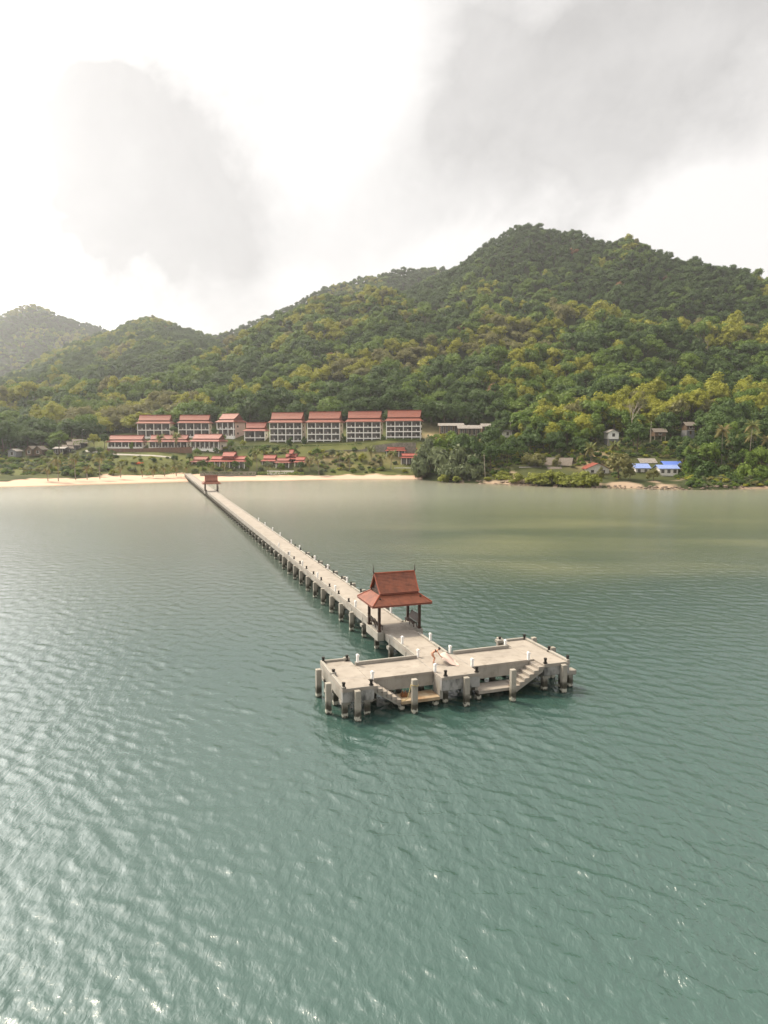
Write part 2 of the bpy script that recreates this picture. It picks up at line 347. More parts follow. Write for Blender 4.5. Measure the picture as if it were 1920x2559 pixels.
def _rows():
    rows = [[] for _ in range(15)]
    def put(k, px, y, d, z=None):
        b = (CY - y) / F; s = ((px - CX) / F) / (math.cos(P) + b * math.sin(P))
        rows[k].append((s, d, at(px, y, d)[2] if z is None else z))
    for (px, yw, yv, c3, c4, c5, c7, c9, c11) in COLS:
        dw = CAMZ * F / (yw - HZ); zv = 1.7; dv = (CAMZ - zv) * F / (yv - HZ)
        dv = max(dv, dw + 6)
        d3 = max(c3[0], dv + 6)
        put(0, px, yw, dw - 60, -5.0); put(1, px, yw, dw - 6, -.55); put(2, px, yw, dw, 0.0); put(3, px, yv, dv, zv)
        put(4, px, c3[1], d3); put(5, px, c4[1], max(c4[0], d3 + 8)); put(6, px, c5[1], c5[0])
        z5, z7 = at(px, c5[1], c5[0])[2], at(px, c7[1], c7[0])[2]
        put(7, px, c5[1], c5[0] + (c7[0] - c5[0]) * .5, z5 + (z7 - z5) * .44); put(8, px, c7[1], c7[0])
        z9 = at(px, c9[1], c9[0])[2]
        if c9[0] - c7[0] > 140 and z9 > z7: put(9, px, c7[1], c7[0] + 60, z7 + 3)
        else: put(9, px, c7[1], c7[0] + (c9[0] - c7[0]) * .4, min(z7, z9) - 8)
        put(10, px, c9[1], c9[0]); z11 = at(px, c11[1], c11[0])[2]
        put(11, px, c9[1], c9[0] + (c11[0] - c9[0]) * .5, min(z9, z11) - 40); put(12, px, c11[1], c11[0])
        put(13, px, c11[1], c11[0] + 250, z11 - 90); put(14, px, c11[1], 2600, 20.0)
    return [np.array(r) for r in rows]
TROWS = _rows()
_wv = [(rng.uniform(0, 6.28), 2 * math.pi / l, rng.uniform(0, 6.28), a) for l, a in [(170, 1.0), (140, .9), (95, .7), (80, .7), (60, .5), (47, .45), (35, .3), (28, .25), (20, .2)] for _ in range(2)]
def wob(x, y):
    r = np.zeros_like(x)
    for (th, k, ph, a) in _wv: r += a * np.sin(k * (x * math.cos(th) + y * math.sin(th)) + ph)
    return r
def ground(x, y, want_k=False):
    x = np.asarray(x, float); y = np.asarray(y, float)
    s = x / np.maximum(y, 1.0)
    D = [np.interp(s, r[:, 0], r[:, 1]) for r in TROWS]; Z = [np.interp(s, r[:, 0], r[:, 2]) for r in TROWS]
    z = np.full(x.shape, -5.0); kk = np.full(x.shape, -1.0)
    for k in range(14):
        m = (y >= D[k]) & (y < D[k + 1]); t = np.clip((y - D[k]) / np.maximum(D[k + 1] - D[k], 1e-3), 0, 1)
        z = np.where(m, Z[k] + (Z[k + 1] - Z[k]) * t, z); kk = np.where(m, k + t, kk)
    z = np.where(y >= D[14], Z[14], z); kk = np.where(y >= D[14], 14.0, kk)
    amp = np.clip((kk - 6.0) / 1.0, 0, 1) * 2.2 * (1 - .8 * np.exp(-((kk - 10) / .6) ** 2)) * (1 - .7 * np.exp(-((kk - 12) / .6) ** 2)) + np.clip(kk - 3.2, 0, 1) * .10
    z = z + amp * wob(x, y)
    return (z, kk) if want_k else z
def gz(x, y): return float(ground(np.array([x]), np.array([y]))[0])
# grid that is fine near the shore and coarser up the hills
sg = np.concatenate([np.linspace(-2.4, -.78, 40, endpoint=False), np.linspace(-.78, .78, 460), np.linspace(.82, 2.4, 40)])
dg_ = np.concatenate([np.arange(250, 480, 1.6), np.geomspace(480, 2700, 150)])
S, DD = np.meshgrid(sg, dg_); X = S * DD; Y = DD
Z, K = ground(X, Y, True)
nr, nc = X.shape
idx = np.arange(nr * nc).reshape(nr, nc)
def grid_mesh(name, X, Y, Z, idx, smooth=True):
    me = bpy.data.meshes.new(name)
    v = np.stack([X, Y, Z], -1).reshape(-1, 3).astype(np.float32)
    q = np.stack([idx[:-1, :-1], idx[:-1, 1:], idx[1:, 1:], idx[1:, :-1]], -1).reshape(-1, 4).astype(np.int32)
    me.vertices.add(len(v)); me.vertices.foreach_set('co', v.ravel())
    me.loops.add(q.size); me.loops.foreach_set('vertex_index', q.ravel())
    me.polygons.add(len(q)); me.polygons.foreach_set('loop_start', np.arange(0, q.size, 4, dtype=np.int32)); me.polygons.foreach_set('loop_total', np.full(len(q), 4, np.int32))
    me.polygons.foreach_set('use_smooth', np.full(len(q), smooth))
    me.update(); me.validate(); return me
tme = grid_mesh('ground', X, Y, Z, idx)
PXg = CX + F * S * (math.cos(P) + .04)
w1 = wob(X * 5, Y * 5) * .5; w2 = wob(X * 2.1 + 40, Y * 2.1) * .5
sand = np.clip((3.0 + .10 * w1 - K) * 12, 0, 1) * np.where(PXg < 1060, 1, 0)
for (a, b, k0) in ((1200, 1262, 3.25), (1262, 1335, 3.7), (1425, 1535, 3.25), (1525, 1650, 3.2), (1640, 1735, 3.5), (1872, 2000, 2.6)):
    e = 10 * w1 + 6 * w2
    sand = np.maximum(sand, np.clip((PXg + e - a) / 18, 0, 1) * np.clip((b + e - PXg) / 18, 0, 1) * np.clip((k0 - .12 + .22 * w1 - K) * 5, 0, 1) * .55)
scar = np.exp(-((PXg - 1500) / 55) ** 2) * np.clip(1 - np.abs(K - 4.6) / .65, 0, 1) * 1.3 + np.exp(-((PXg - 1080) / 22) ** 2) * np.clip(1 - np.abs(K - 5.7) / .5, 0, 1)
lawn = np.clip((K - 2.95) * 8, 0, 1) * np.clip((6.2 - K) * 3, 0, 1) * np.where(PXg < 1060, 1, .35) * np.clip(.75 + .35 * w2, 0, 1)
dry = np.exp(-((PXg - 880) / 130) ** 2) * np.clip(1 - np.abs(K - 4.2) / .6, 0, 1) * np.clip(.6 + .5 * w1, 0, 1)
ca = tme.color_attributes.new('zone', 'FLOAT_COLOR', 'POINT')
ca.data.foreach_set('color', np.stack([np.clip(sand, 0, 1), np.clip(lawn, 0, 1), np.clip(scar + dry * .8, 0, 1), np.ones_like(K)], -1).astype(np.float32).ravel())
gm = bpy.data.materials.new('ground'); gm.use_nodes = True; t = gm.node_tree; b = t.nodes['Principled BSDF']; b.inputs['Roughness'].default_value = .95; b.inputs['Specular IOR Level'].default_value = .1
at_ = t.nodes.new('ShaderNodeAttribute'); at_.attribute_name = 'zone'; sp_ = t.nodes.new('ShaderNodeSeparateColor'); t.links.new(at_.outputs['Color'], sp_.inputs[0])
ge = t.nodes.new('ShaderNodeNewGeometry'); nz = t.nodes.new('ShaderNodeTexNoise'); nz.inputs['Scale'].default_value = .22; nz.inputs['Detail'].default_value = 9; nz.inputs['Roughness'].default_value = .7; t.links.new(ge.outputs['Position'], nz.inputs['Vector'])
def gmix(f, a, c):
    n = t.nodes.new('ShaderNodeMix'); n.data_type = 'RGBA'; t.links.new(f, n.inputs[0])
    for i, v in ((6, a), (7, c)):
        if isinstance(v, tuple): n.inputs[i].default_value = (*v, 1)
        else: t.links.new(v, n.inputs[i])
    return n.outputs[2]
fl = gmix(nz.outputs['Fac'], (.016, .026, .009), (.045, .050, .018))
gr = gmix(nz.outputs['Fac'], (.048, .068, .018), (.16, .155, .052)); sn = gmix(nz.outputs['Fac'], (.46, .32, .23), (.60, .44, .33)); ea = gmix(nz.outputs['Fac'], (.20, .13, .06), (.42, .33, .20))
cc = gmix(sp_.outputs[1], fl, gr); cc = gmix(sp_.outputs[2], cc, ea); spz = t.nodes.new('ShaderNodeSeparateXYZ'); t.links.new(ge.outputs['Position'], spz.inputs[0]); wz = t.nodes.new('ShaderNodeMapRange'); wz.inputs[1].default_value = .30; wz.inputs[2].default_value = .10; t.links.new(spz.outputs[2], wz.inputs[0])
sn = gmix(wz.outputs[0], sn, (.30, .22, .15)); cc = gmix(sp_.outputs[0], cc, sn)
t.links.new(cc, b.inputs['Base Color'])
bp_ = t.nodes.new('ShaderNodeBump'); bp_.inputs['Strength'].default_value = .6; bp_.inputs['Distance'].default_value = .6; t.links.new(nz.outputs['Fac'], bp_.inputs['Height']); t.links.new(bp_.outputs[0], b.inputs['Normal'])
tme.materials.append(gm); tag(link('ground', tme), kind='structure')

# ------------------------------------------------------------------ sea: wind waves as geometry, ripples as relief
ds = np.concatenate([[-500, -60, 0, 8], np.geomspace(13, 430, 940)])
ss = np.concatenate([np.linspace(-4, -.80, 22, endpoint=False), np.linspace(-.80, .80, 620), np.linspace(.84, 4, 22)])
S, DD = np.meshgrid(ss, ds); X = S * np.maximum(DD, 13.0); Y = DD.copy()
dist = np.maximum(DD, 1.0); Zw = np.zeros_like(X); DX = np.zeros_like(X); DY = np.zeros_like(X)
fade = np.clip((DD - 13) / 4, 0, 1) * np.clip((.79 - np.abs(S)) / .05, 0, 1)
w2 = (wob(X * 1.1, Y * 1.1) * .28); wl = wob(X * .45 + 300, Y * .9) * .3
shel = 1 / (1 + np.exp(-(X + .36 * Y - 20) / 16))                       # 1 on the open right side of the jetty, 0 in its lee
calm = np.clip((Y - 196 - 4 * w2 * 3 - .10 * X) / 40, 0, 1) * np.clip(.25 - (S + .08) * 3, 0, 1)
amp = np.clip((.72 + .28 * shel) * (1 + .30 * np.clip(w2, -1.2, 1.2)), .2, 1.5) * (1 - .45 * np.clip(calm, 0, 1)) * np.clip((425 - Y) / 40, 0, 1)
amp *= 1 - .55 * np.clip((Y - 230) / 90, 0, 1)
amp *= 1 - .42 * np.clip((Y - 50) / 90, 0, 1)
amp = amp * fade
NW = 170; wr = np.random.default_rng(11)
lams = np.exp(wr.uniform(np.log(.30), np.log(2.7), NW))
main = R(50)
for i in range(NW):
    l = lams[i]; k = 2 * math.pi / l
    spread = (.45 if .7 < l < 2.4 else .9)
    th = main + wr.normal(0, spread); ph = wr.uniform(0, 6.28)
    ak = .0190 * (1.2 if .45 < l < 1.4 else (.75 if l > 2.0 else 1.0)); a = ak / k
    lim = l / .0135                                                     # farther out the waves get too small for the grid
    j = int(np.searchsorted(ds, lim * 1.15)); j = min(j, len(ds))
    w = np.clip((1.15 * lim - dist[:j]) / (.4 * lim), 0, 1) * amp[:j]
    arg = k * (X[:j] * math.cos(th) + Y[:j] * math.sin(th)) + ph
    sn_ = np.sin(arg); cs_ = np.cos(arg)
    Zw[:j] += a * w * sn_; DX[:j] += .9 * a * w * math.cos(th) * cs_; DY[:j] += .9 * a * w * math.sin(th) * cs_
idx = np.arange(X.size).reshape(X.shape)
wme = grid_mesh('sea', X + DX, Y + DY, Zw, idx)
# water colour: deep teal, olive over the shoal, pale over the sand by the beach, and sky sheen painted in far out
def bell(x, c, w): return np.exp(-((x - c) / w) ** 2)
sm = 1 / (1 + np.exp(-(S - (.02)) / .05))
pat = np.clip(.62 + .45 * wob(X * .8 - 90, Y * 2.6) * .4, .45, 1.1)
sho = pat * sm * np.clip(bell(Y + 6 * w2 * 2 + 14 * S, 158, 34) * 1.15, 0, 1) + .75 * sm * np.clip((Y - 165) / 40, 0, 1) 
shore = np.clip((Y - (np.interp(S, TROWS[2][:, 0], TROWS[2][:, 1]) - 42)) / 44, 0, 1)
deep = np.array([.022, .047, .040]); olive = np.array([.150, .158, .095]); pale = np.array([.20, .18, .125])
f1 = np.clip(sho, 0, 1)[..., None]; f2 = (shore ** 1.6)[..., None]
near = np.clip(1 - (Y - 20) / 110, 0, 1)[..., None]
col = (deep * (1 - near) + np.array([.038, .079, .066]) * near) * (1 - f1) + olive * f1; pale_sheen = ((1 - sm) * (.35 * np.clip((Y - 70) / 120, 0, 1) + .5 * np.clip((Y - 190) / 70, 0, 1)) + sm * .6 * np.clip((Y - 205) / 60, 0, 1))[..., None]; col = col * (1 - pale_sheen) + (np.array([.34, .33, .27]) * (1 - sm[..., None]) + np.array([.21, .22, .175]) * sm[..., None]) * pale_sheen; col = col * (1 - f2 * .85) + pale * f2 * .85  # far water: turbid shallows, and sky sheen painted into the tint
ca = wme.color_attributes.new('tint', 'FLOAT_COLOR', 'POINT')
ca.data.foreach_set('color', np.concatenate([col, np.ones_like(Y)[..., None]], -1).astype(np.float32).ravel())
ra = wme.attributes.new('chop', 'FLOAT', 'POINT'); ra.data.foreach_set('value', (np.clip(amp / np.maximum(fade, .2), 0, 1.5) * (1 - .15 * np.clip((Y - 110) / 130, 0, 1))).astype(np.float32).ravel())
ra = wme.attributes.new('fine_ripple', 'FLOAT', 'POINT'); ra.data.foreach_set('value', (.165 + .06 * np.clip((Y - 90) / 190, 0, 1)).astype(np.float32).ravel())
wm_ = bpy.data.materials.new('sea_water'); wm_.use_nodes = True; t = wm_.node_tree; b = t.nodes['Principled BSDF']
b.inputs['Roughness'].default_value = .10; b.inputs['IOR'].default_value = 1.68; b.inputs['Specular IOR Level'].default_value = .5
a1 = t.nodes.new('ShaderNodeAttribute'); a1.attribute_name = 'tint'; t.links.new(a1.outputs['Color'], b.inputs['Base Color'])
a2 = t.nodes.new('ShaderNodeAttribute'); a2.attribute_name = 'chop'; a3 = t.nodes.new('ShaderNodeAttribute'); a3.attribute_name = 'fine_ripple'; t.links.new(a3.outputs['Fac'], b.inputs['Roughness'])
ge = t.nodes.new('ShaderNodeNewGeometry')
def wnz(scale, sc3, rz, det):
    mpn = t.nodes.new('ShaderNodeMapping'); mpn.inputs['Scale'].default_value = sc3; mpn.inputs['Rotation'].default_value = (0, 0, rz); t.links.new(ge.outputs['Position'], mpn.inputs['Vector'])
    n = t.nodes.new('ShaderNodeTexNoise'); n.inputs['Scale'].default_value = scale; n.inputs['Detail'].default_value = det; n.inputs['Roughness'].default_value = .55; n.inputs['Distortion'].default_value = .6
    t.links.new(mpn.outputs[0], n.inputs['Vector']); return n.outputs['Fac']
hsum = None
for sc_, s3, rz, det, wgt in ((.75, (1, .42, 1), R(42), 3, .38), (1.9, (1, .5, 1), R(50), 3, .26), (4.6, (1, .6, 1), R(30), 3, .11)):
    q = t.nodes.new('ShaderNodeMath'); q.operation = 'MULTIPLY_ADD'; q.inputs[1].default_value = wgt; t.links.new(wnz(sc_, s3, rz, det), q.inputs[0])
    if hsum is None: q.inputs[2].default_value = 0
    else: t.links.new(hsum, q.inputs[2])
    hsum = q.outputs[0]
bp_ = t.nodes.new('ShaderNodeBump'); bp_.inputs['Distance'].default_value = .50
q = t.nodes.new('ShaderNodeMath'); q.operation = 'MULTIPLY'; q.inputs[1].default_value = .75; t.links.new(a2.outputs['Fac'], q.inputs[0]); t.links.new(q.outputs[0], bp_.inputs['Strength'])
t.links.new(hsum, bp_.inputs['Height']); t.links.new(bp_.outputs[0], b.inputs['Normal'])
wme.materials.append(wm_); tag(link('sea', wme), kind='structure')

# ------------------------------------------------------------------ jetty (local x = across, y = along towards the beach, z up)
DZ = 2.60
jetty = thing('jetty', 'long grey concrete jetty on piles running from the beach to a wide head', 'jetty', (0, 0, 0), AZ)
def jbox(name, m, x0, x1, y0, y1, z0, z1, bev=0.0): return MB().box(x0, x1, y0, y1, z0, z1, 0, bev).obj(name, m, jetty)
def repeat(name, data, x, y, z=0.0, rz=0.0): return link(name, data, jetty, (x, y, z), rz)
W0, W1 = 23.20, 26.50
BAY = 4.5
b0 = 60.0; nb = 75
slab_me = MB().box(W0, W1, .012, BAY - .012, 2.36, DZ, 0, .015).mesh('deck_slab', M['deck'])
kerb_me = MB().box(0, .26, .02, BAY - .02, DZ + .004, DZ + .17, 0, .025).mesh('kerb', M['conc'])
beam_me = MB().box(0, .28, .14, BAY - .14, 1.80, 2.355, 0, .02).mesh('side_beam', M['conc'])
rib_me = MB().box(0, .36, -.135, .135, 1.58, 2.357, 0, .02).mesh('beam_rib', M['conc'])
cap_me = MB().box(23.02, 26.75, -.34, .34, 1.22, 1.575, 0, .04).mesh('pile_cap', M['conc'])
pile_me = MB().box(-.22, .22, -.22, .22, -3.2, 1.18, 0, .03).mesh('pile', M['pile'])
post_me = MB().box(-.23, .23, -.23, .23, -3.2, 0.0, 0, .03)
def fender(x, y, top):
    key = round(top, 2)
    if key not in FP: FP[key] = MB().box(-.23, .23, -.23, .23, -3.2, top, 0, .035).mesh('fender_pile', M['pile'])
    return repeat('fender_pile', FP[key], x, y, 0, rnd.uniform(-.05, .05))
FP = {}
# first short bay joins the head (v 57.2 .. 60)
jbox('deck_slab', M['deck'], W0, W1, 57.215, 59.988, 2.36, DZ, .015)
for x in (W0 + .03, W1 - .31): jbox('side_beam', M['conc'], x, x + .28, 57.6, 59.86, 1.62, 2.355, .02)
for x in (W0 + .002, W1 - .262): jbox('kerb', M['conc'], x, x + .26, 57.42, 59.98, DZ + .004, DZ + .17, .025)
for i in range(nb):
    y = b0 + BAY * i
    repeat('deck_slab', slab_me, 0, y)
    pav = 66.0 < y + 2 < 69.6 or 261.5 < y + 2 < 266
    for x, s in ((W0 + .002, 1), (W1 - .262, 1)):
        if not pav: repeat('kerb', kerb_me, x, y)
    repeat('side_beam', beam_me, W0 + .03, y); repeat('side_beam', beam_me, W1 - .31, y)
    repeat('beam_rib', rib_me, W0 - .02, y); repeat('beam_rib', rib_me, W1 - .34, y)
    repeat('pile_cap', cap_me, 0, y)
    gy = y * math.cos(AZ) + 24.8 * math.sin(AZ); gx = -y * math.sin(AZ) + 24.8 * math.cos(AZ)
    if gz(gx, gy) < 1.3:
        repeat('pile', pile_me, 23.40, y); repeat('pile', pile_me, 25.95, y)
for i in range(10):                                                     # tall mooring piles beside the near walkway
    y = 74.6 + BAY * i
    fender(22.82, y + 1.9, 2.25 - .02 * (i % 3)); fender(27.0, y + 1.2, 2.86 - .05 * (i % 2))
# T-shaped head
def slab(x0, x1, y0, y1): return jbox('deck_slab', M['deck'], x0 + .006, x1 - .006, y0 + .006, y1 - .006, 2.36, DZ, .012)
slab(14.60, 17.30, 51.55, 58.80); slab(17.30, 23.20, 53.30, 57.20); slab(23.20, 26.80, 51.50, 57.20)
slab(26.80, 33.10, 53.30, 57.20); slab(33.10, 35.75, 51.55, 59.20)
for (x0, x1, y0, y1) in ((14.63, 17.27, 54.0, 54.04), (14.63, 17.27, 57.0, 57.04), (33.13, 35.72, 54.1, 54.14), (33.13, 35.72, 57.0, 57.04)):
    jbox('deck_joint', M['old'], x0, x1, y0, y1, DZ - .02, DZ + .004)
# faces of the head
jbox('front_beam', M['old'], 14.62, 17.28, 51.60, 51.95, 1.50, 2.355, .02)
jbox('front_beam', M['old'], 23.22, 26.78, 51.55, 51.90, 1.42, 2.355, .02)
jbox('front_beam', M['old'], 33.12, 35.73, 51.60, 51.95, 1.55, 2.355, .02)
jbox('end_beam', M['conc'], 14.62, 14.95, 51.96, 58.76, 1.52, 2.355, .02)
jbox('end_beam', M['conc'], 35.38, 35.73, 51.96, 59.16, 1.55, 2.355, .02)
jbox('recess_wall', M['conc'], 17.30, 23.20, 53.34, 53.60, 1.38, 2.357, .02)
jbox('recess_wall', M['conc'], 26.80, 33.10, 53.34, 53.60, 1.38, 2.357, .02)
jbox('side_wall', M['conc'], 23.22, 23.52, 51.905, 53.34, .62, 2.357, .02)
jbox('side_wall', M['conc'], 26.50, 26.78, 51.905, 53.34, .95, 2.357, .02)
jbox('side_wall', M['conc'], 17.0, 17.28, 51.955, 53.34, 1.50, 2.357, .02)
jbox('back_beam', M['conc'], 17.30, 23.10, 56.90, 57.18, 1.60, 2.355, .02)
jbox('back_beam', M['conc'], 26.80, 33.10, 56.90, 57.18, 1.60, 2.355, .02)
jbox('back_beam', M['conc'], 14.96, 17.28, 58.46, 58.78, 1.55, 2.355, .02)
jbox('back_beam', M['conc'], 33.12, 35.37, 58.86, 59.18, 1.55, 2.355, .02)
for (x0, x1, y0) in ((14.97, 35.36, 54.43), (14.97, 35.36, 56.3), (17.32, 33.08, 53.75)): jbox('shade_cross_beam', M['conc'], x0, x1, y0, y0 + .30, 1.50, 2.352, .02)  # unseen beams added below the slabs to darken the space beneath
for x in (18.0, 20.4, 22.5, 27.2, 29.5, 31.8): jbox('shade_long_beam', M['conc'], x - .14, x + .14, 54.74, 56.29, 1.62, 2.35, .02)  # added with the cross beams, likewise to block light
# kerbs and upstands along the head
for a in ((17.34, 23.18, 56.94, 57.20, .30), (26.82, 32.60, 56.94, 57.20, .30), (14.88, 17.00, 58.54, 58.80, .20), (33.3, 35.45, 58.94, 59.19, .20),
          (14.60, 14.86, 51.60, 58.78, .20), (35.49, 35.745, 51.60, 59.17, .20), (14.90, 17.2, 51.555, 51.64, .05), (33.3, 35.4, 51.555, 51.64, .05), (23.4, 26.6, 51.505, 51.60, .05)):
    jbox('kerb', M['conc'], a[0], a[1], a[2], a[3], DZ + .004, DZ + a[4], .03)
jbox('deck_joint', M['old'], 23.19, 23.23, 53.3, 57.0, DZ - .02, DZ + .005); jbox('deck_joint', M['old'], 26.77, 26.81, 53.3, 57.0, DZ - .02, DZ + .005)
for (x0, x1, y0, y1) in ((16.7, 17.25, 58.35, 58.78), (32.3, 33.1, 58.6, 59.2), (14.6, 15.05, 54.9, 55.4)): jbox('bollard_block', M['conc'], x0, x1, y0, y1, DZ + .006, DZ + .30, .03)
# landings and stairs in the two recesses
lm = mat('algae_concrete', (.36, .30, .21), .9, .15, var=.35, vscale=.8, col2=(.24, .15, .085), bump=.3)
jbox('landing', lm, 19.75, 23.18, 51.80, 53.60, .62, .90, .02); jbox('landing', M['deck'], 26.82, 30.35, 51.80, 53.60, .62, .90, .02)
for k in range(6):                                                      # each stair tread is its own block
    zt = DZ - .285 * (k + .55); x = 17.30 + .41 * k
    jbox('stair_step', M['deck'], x + .004, x + .44, 51.96, 53.3, zt - .30, zt, .012)
    x = 33.10 - .47 * k
    jbox('stair_step', M['deck'], x - .50, x - .004, 51.62, 53.3, zt - .30, zt, .012)
def stringer(xa, xb, y0, y1):
    MB().prism([(xa, 2.30), (xb, .60), (xb, .35), (xa, 1.95)], 1, y0, y1).obj('stair_stringer', M['conc'], jetty)
stringer(17.32, 19.78, 52.05, 52.3); stringer(17.32, 19.78, 52.95, 53.2); stringer(33.08, 30.3, 51.70, 51.95); stringer(33.08, 30.3, 52.95, 53.2)
for (x, y) in ((19.9, 52.3), (19.9, 53.5), (23.0, 52.3), (30.4, 52.3), (30.4, 53.5), (27.0, 52.3)): repeat('landing_pile', MB().box(-.22, .22, -.22, .22, -3.2, .618, 0, .03).mesh('landing_pile', M['pile']), x, y)
for y in (52.3, 55.2, 58.0):
    for x in (15.0, 16.9, 33.6, 35.4):
        repeat('pile', pile_me, x, y); jbox('pile_cap', M['conc'], x - .4, x + .4, y - .4, y + .4, 1.185, 1.495, .03)
for y in (54.6, 56.7):
    for x in (18.2, 20.5, 22.6, 24.9, 27.3, 29.6, 31.9):
        repeat('pile', pile_me, x, y); jbox('pile_cap', M['conc'], x - .4, x + .4, y - .4, y + .4, 1.185, 2.35, .03)
for x in (24.0, 26.2): repeat('pile', pile_me, x, 52.6); jbox('pile_cap', M['conc'], x - .4, x + .4, 52.2, 53.0, 1.185, 1.415, .03)
jbox('pile_cap', M['conc'], 35.8, 36.75, 51.95, 52.75, 1.19, 1.62, .04); repeat('pile', pile_me, 36.3, 52.35)
for (x, y, t_) in ((14.10, 57.4, 2.50), (13.95, 53.5, 2.62), (15.78, 51.28, 2.52), (20.65, 51.25, 2.90), (25.35, 51.22, 2.52), (29.62, 50.95, 2.80), (34.95, 51.3, 2.52), (36.1, 54.9, 2.95), (36.15, 58.3, 2.95), (33.0, 59.55, 2.9)): fender(x, y, t_)
# pads that carry the two pavilions
for u0 in (66.0, 262.3):
    for (x0, x1) in ((22.45, W0 - .03), (W1 + .03, 27.50)): jbox('pavilion_pad', M['conc'], x0, x1, u0 - .05, u0 + 3.75, 1.72, DZ + .006, .03)
    for (x0, x1) in ((W0 - .024, 23.72), (26.0, W1 + .024)): jbox('pad_top', M['deck'], x0, x1, u0 - .03, u0 + 3.73, DZ + .004, DZ + .05, .01)

# ------------------------------------------------------------------ bollards on the jetty
bm = MB(); bm.tube([(0, 0, 0), (0, 0, .06)], .17, 12); bm.tube([(0, 0, .055), (0, 0, .34)], .105, 12); bm.tube([(0, 0, .335), (0, 0, .42)], [.135, .125], 12)
boll_me = bm.mesh('bollard', M['black'])
def bollard(u, v, z, label, s=1.0):
    o = link('bollard', boll_me, None, uv2w(u, v, z), rnd.uniform(0, 3), (s, s, s)); tag(o, label, 'bollard', 'dark mooring bollards along the jetty'); return o
ORD = ['first', 'second', 'third', 'fourth', 'fifth', 'sixth', 'seventh', 'eighth', 'ninth', 'tenth', 'eleventh', 'twelfth']
for i in range(9): bollard(79.4 + 4.5 * i, 23.36, DZ + .17, f'dark bollard on the walkway kerb facing the beach side, {ORD[i]} beyond the near pavilion' if False else f'dark bollard on the left walkway kerb, {ORD[i]} beyond the near pavilion')
for i in range(11): bollard(84.0 + 4.45 * i, 26.36, DZ + .17, f'dark bollard on the right walkway kerb, {ORD[i]} beyond the near pavilion')
HB = [(58.6, 14.85, 'dark bollard on the back corner of the left wing'), (58.45, 17.0, 'dark bollard on a block in the back kerb of the left wing'),
      (55.15, 14.85, 'dark bollard halfway along the left end kerb of the head'), (51.8, 14.78, 'dark bollard on the front corner of the left wing'),
      (51.75, 17.08, 'dark bollard at the top of the left stairs'), (51.75, 23.65, 'dark bollard on the left front corner of the middle block'),
      (51.75, 26.55, 'dark bollard on the right front corner of the middle block'), (59.0, 32.75, 'dark bollard on a block in the back kerb of the right wing'),
      (59.0, 35.5, 'dark bollard on the back corner of the right wing'), (54.75, 35.6, 'dark bollard halfway along the right end kerb of the head'),
      (51.85, 35.68, 'dark bollard on the front corner of the right wing'), (51.8, 33.35, 'dark bollard at the top of the right stairs')]
for u, v, l in HB: bollard(u, v, DZ + .06, l, 1.12)
o = bollard(52.1, 30.05, .90, 'rusty bollard stub on the landing at the foot of the right stairs', .9); o.data = boll_me.copy(); o.data.materials[0] = M['rust']
wb = MB(); wb.box(-.10, .10, -.10, .10, 0, .56, 0, .02); wb.prism([(-.115, .56), (.115, .56), (.17, .61), (.15, .69), (.06, .74), (-.05, .74), (-.11, .68)], 1, -.115, .115)
white_me = wb.mesh('white_post', M['white'])
def wpost(u, v, label, z=DZ):
    o = link('white_post', white_me, None, uv2w(u, v, z), AZ + rnd.uniform(-.05, .05)); tag(o, label, 'post', 'white posts along the jetty')
wpost(61.2, 23.36, 'white post on the left kerb between the near pavilion and the head', DZ + .165); wpost(61.3, 26.34, 'white post on the right kerb between the near pavilion and the head', DZ + .165)
wpost(57.3, 23.42, 'white post where the left wing meets the walkway'); wpost(57.4, 26.66, 'white post where the right wing meets the walkway')
wpost(56.85, 17.5, 'white post on the back edge of the left wing', DZ + .30); wpost(53.1, 23.28, 'white post beside the person above the left landing')
wpost(53.05, 17.6, 'white post above the left stairs'); wpost(53.3, 26.9, 'white post at the inner front corner of the right wing')
wpost(57.3, 32.4, 'white post on the back edge of the right wing'); wpost(53.25, 32.5, 'white post above the right stairs')
for k, u in enumerate((72.6, 90.3, 100.6, 108.8, 120.2, 127.4, 138.1, 146.6, 156, 165)): wpost(u, 26.34, f'white post on the right walkway kerb, {ORD[k]} beyond the near pavilion', DZ + .165)
for k, u in enumerate((76.6, 85.5, 95.0, 104.7, 114.5, 124.0)): wpost(u, 23.36, f'white post on the left walkway kerb, {ORD[k]} beyond the near pavilion', DZ + .165)
# mooring rope round the pile in front of the left landing
rp = MB(); ring = [(.31 * math.cos(a), .31 * math.sin(a), 2.42 + .05 * math.sin(2 * a)) for a in np.linspace(0, 2 * math.pi, 13)]
rp.tube(ring, .035, 5); rp.tube([(-.31, 0, 2.42), (-.42, .1, 1.8), (-.52, .3, 1.2), (-.6, .62, .93), (-.9, .7, .93)], .035, 5)
tag(rp.obj('rope', M['rope'], None, uv2w(51.25, 20.65, 0), AZ), 'yellowish mooring rope looped round the pile by the left landing', 'rope')
rb = MB(); rb.box(0, .55, 0, .35, 0, .32, 0, .03); rb.tube([(.1, .1, .3), (.1, .1, .55)], .05, 6); rb.tube([(.4, .2, .3), (.4, .2, .48)], .05, 6)
tag(rb.obj('mooring_bracket', M['rust'], None, uv2w(52.6, 20.05, .905), AZ), 'rust brown iron mooring bracket on the left landing', 'bracket')

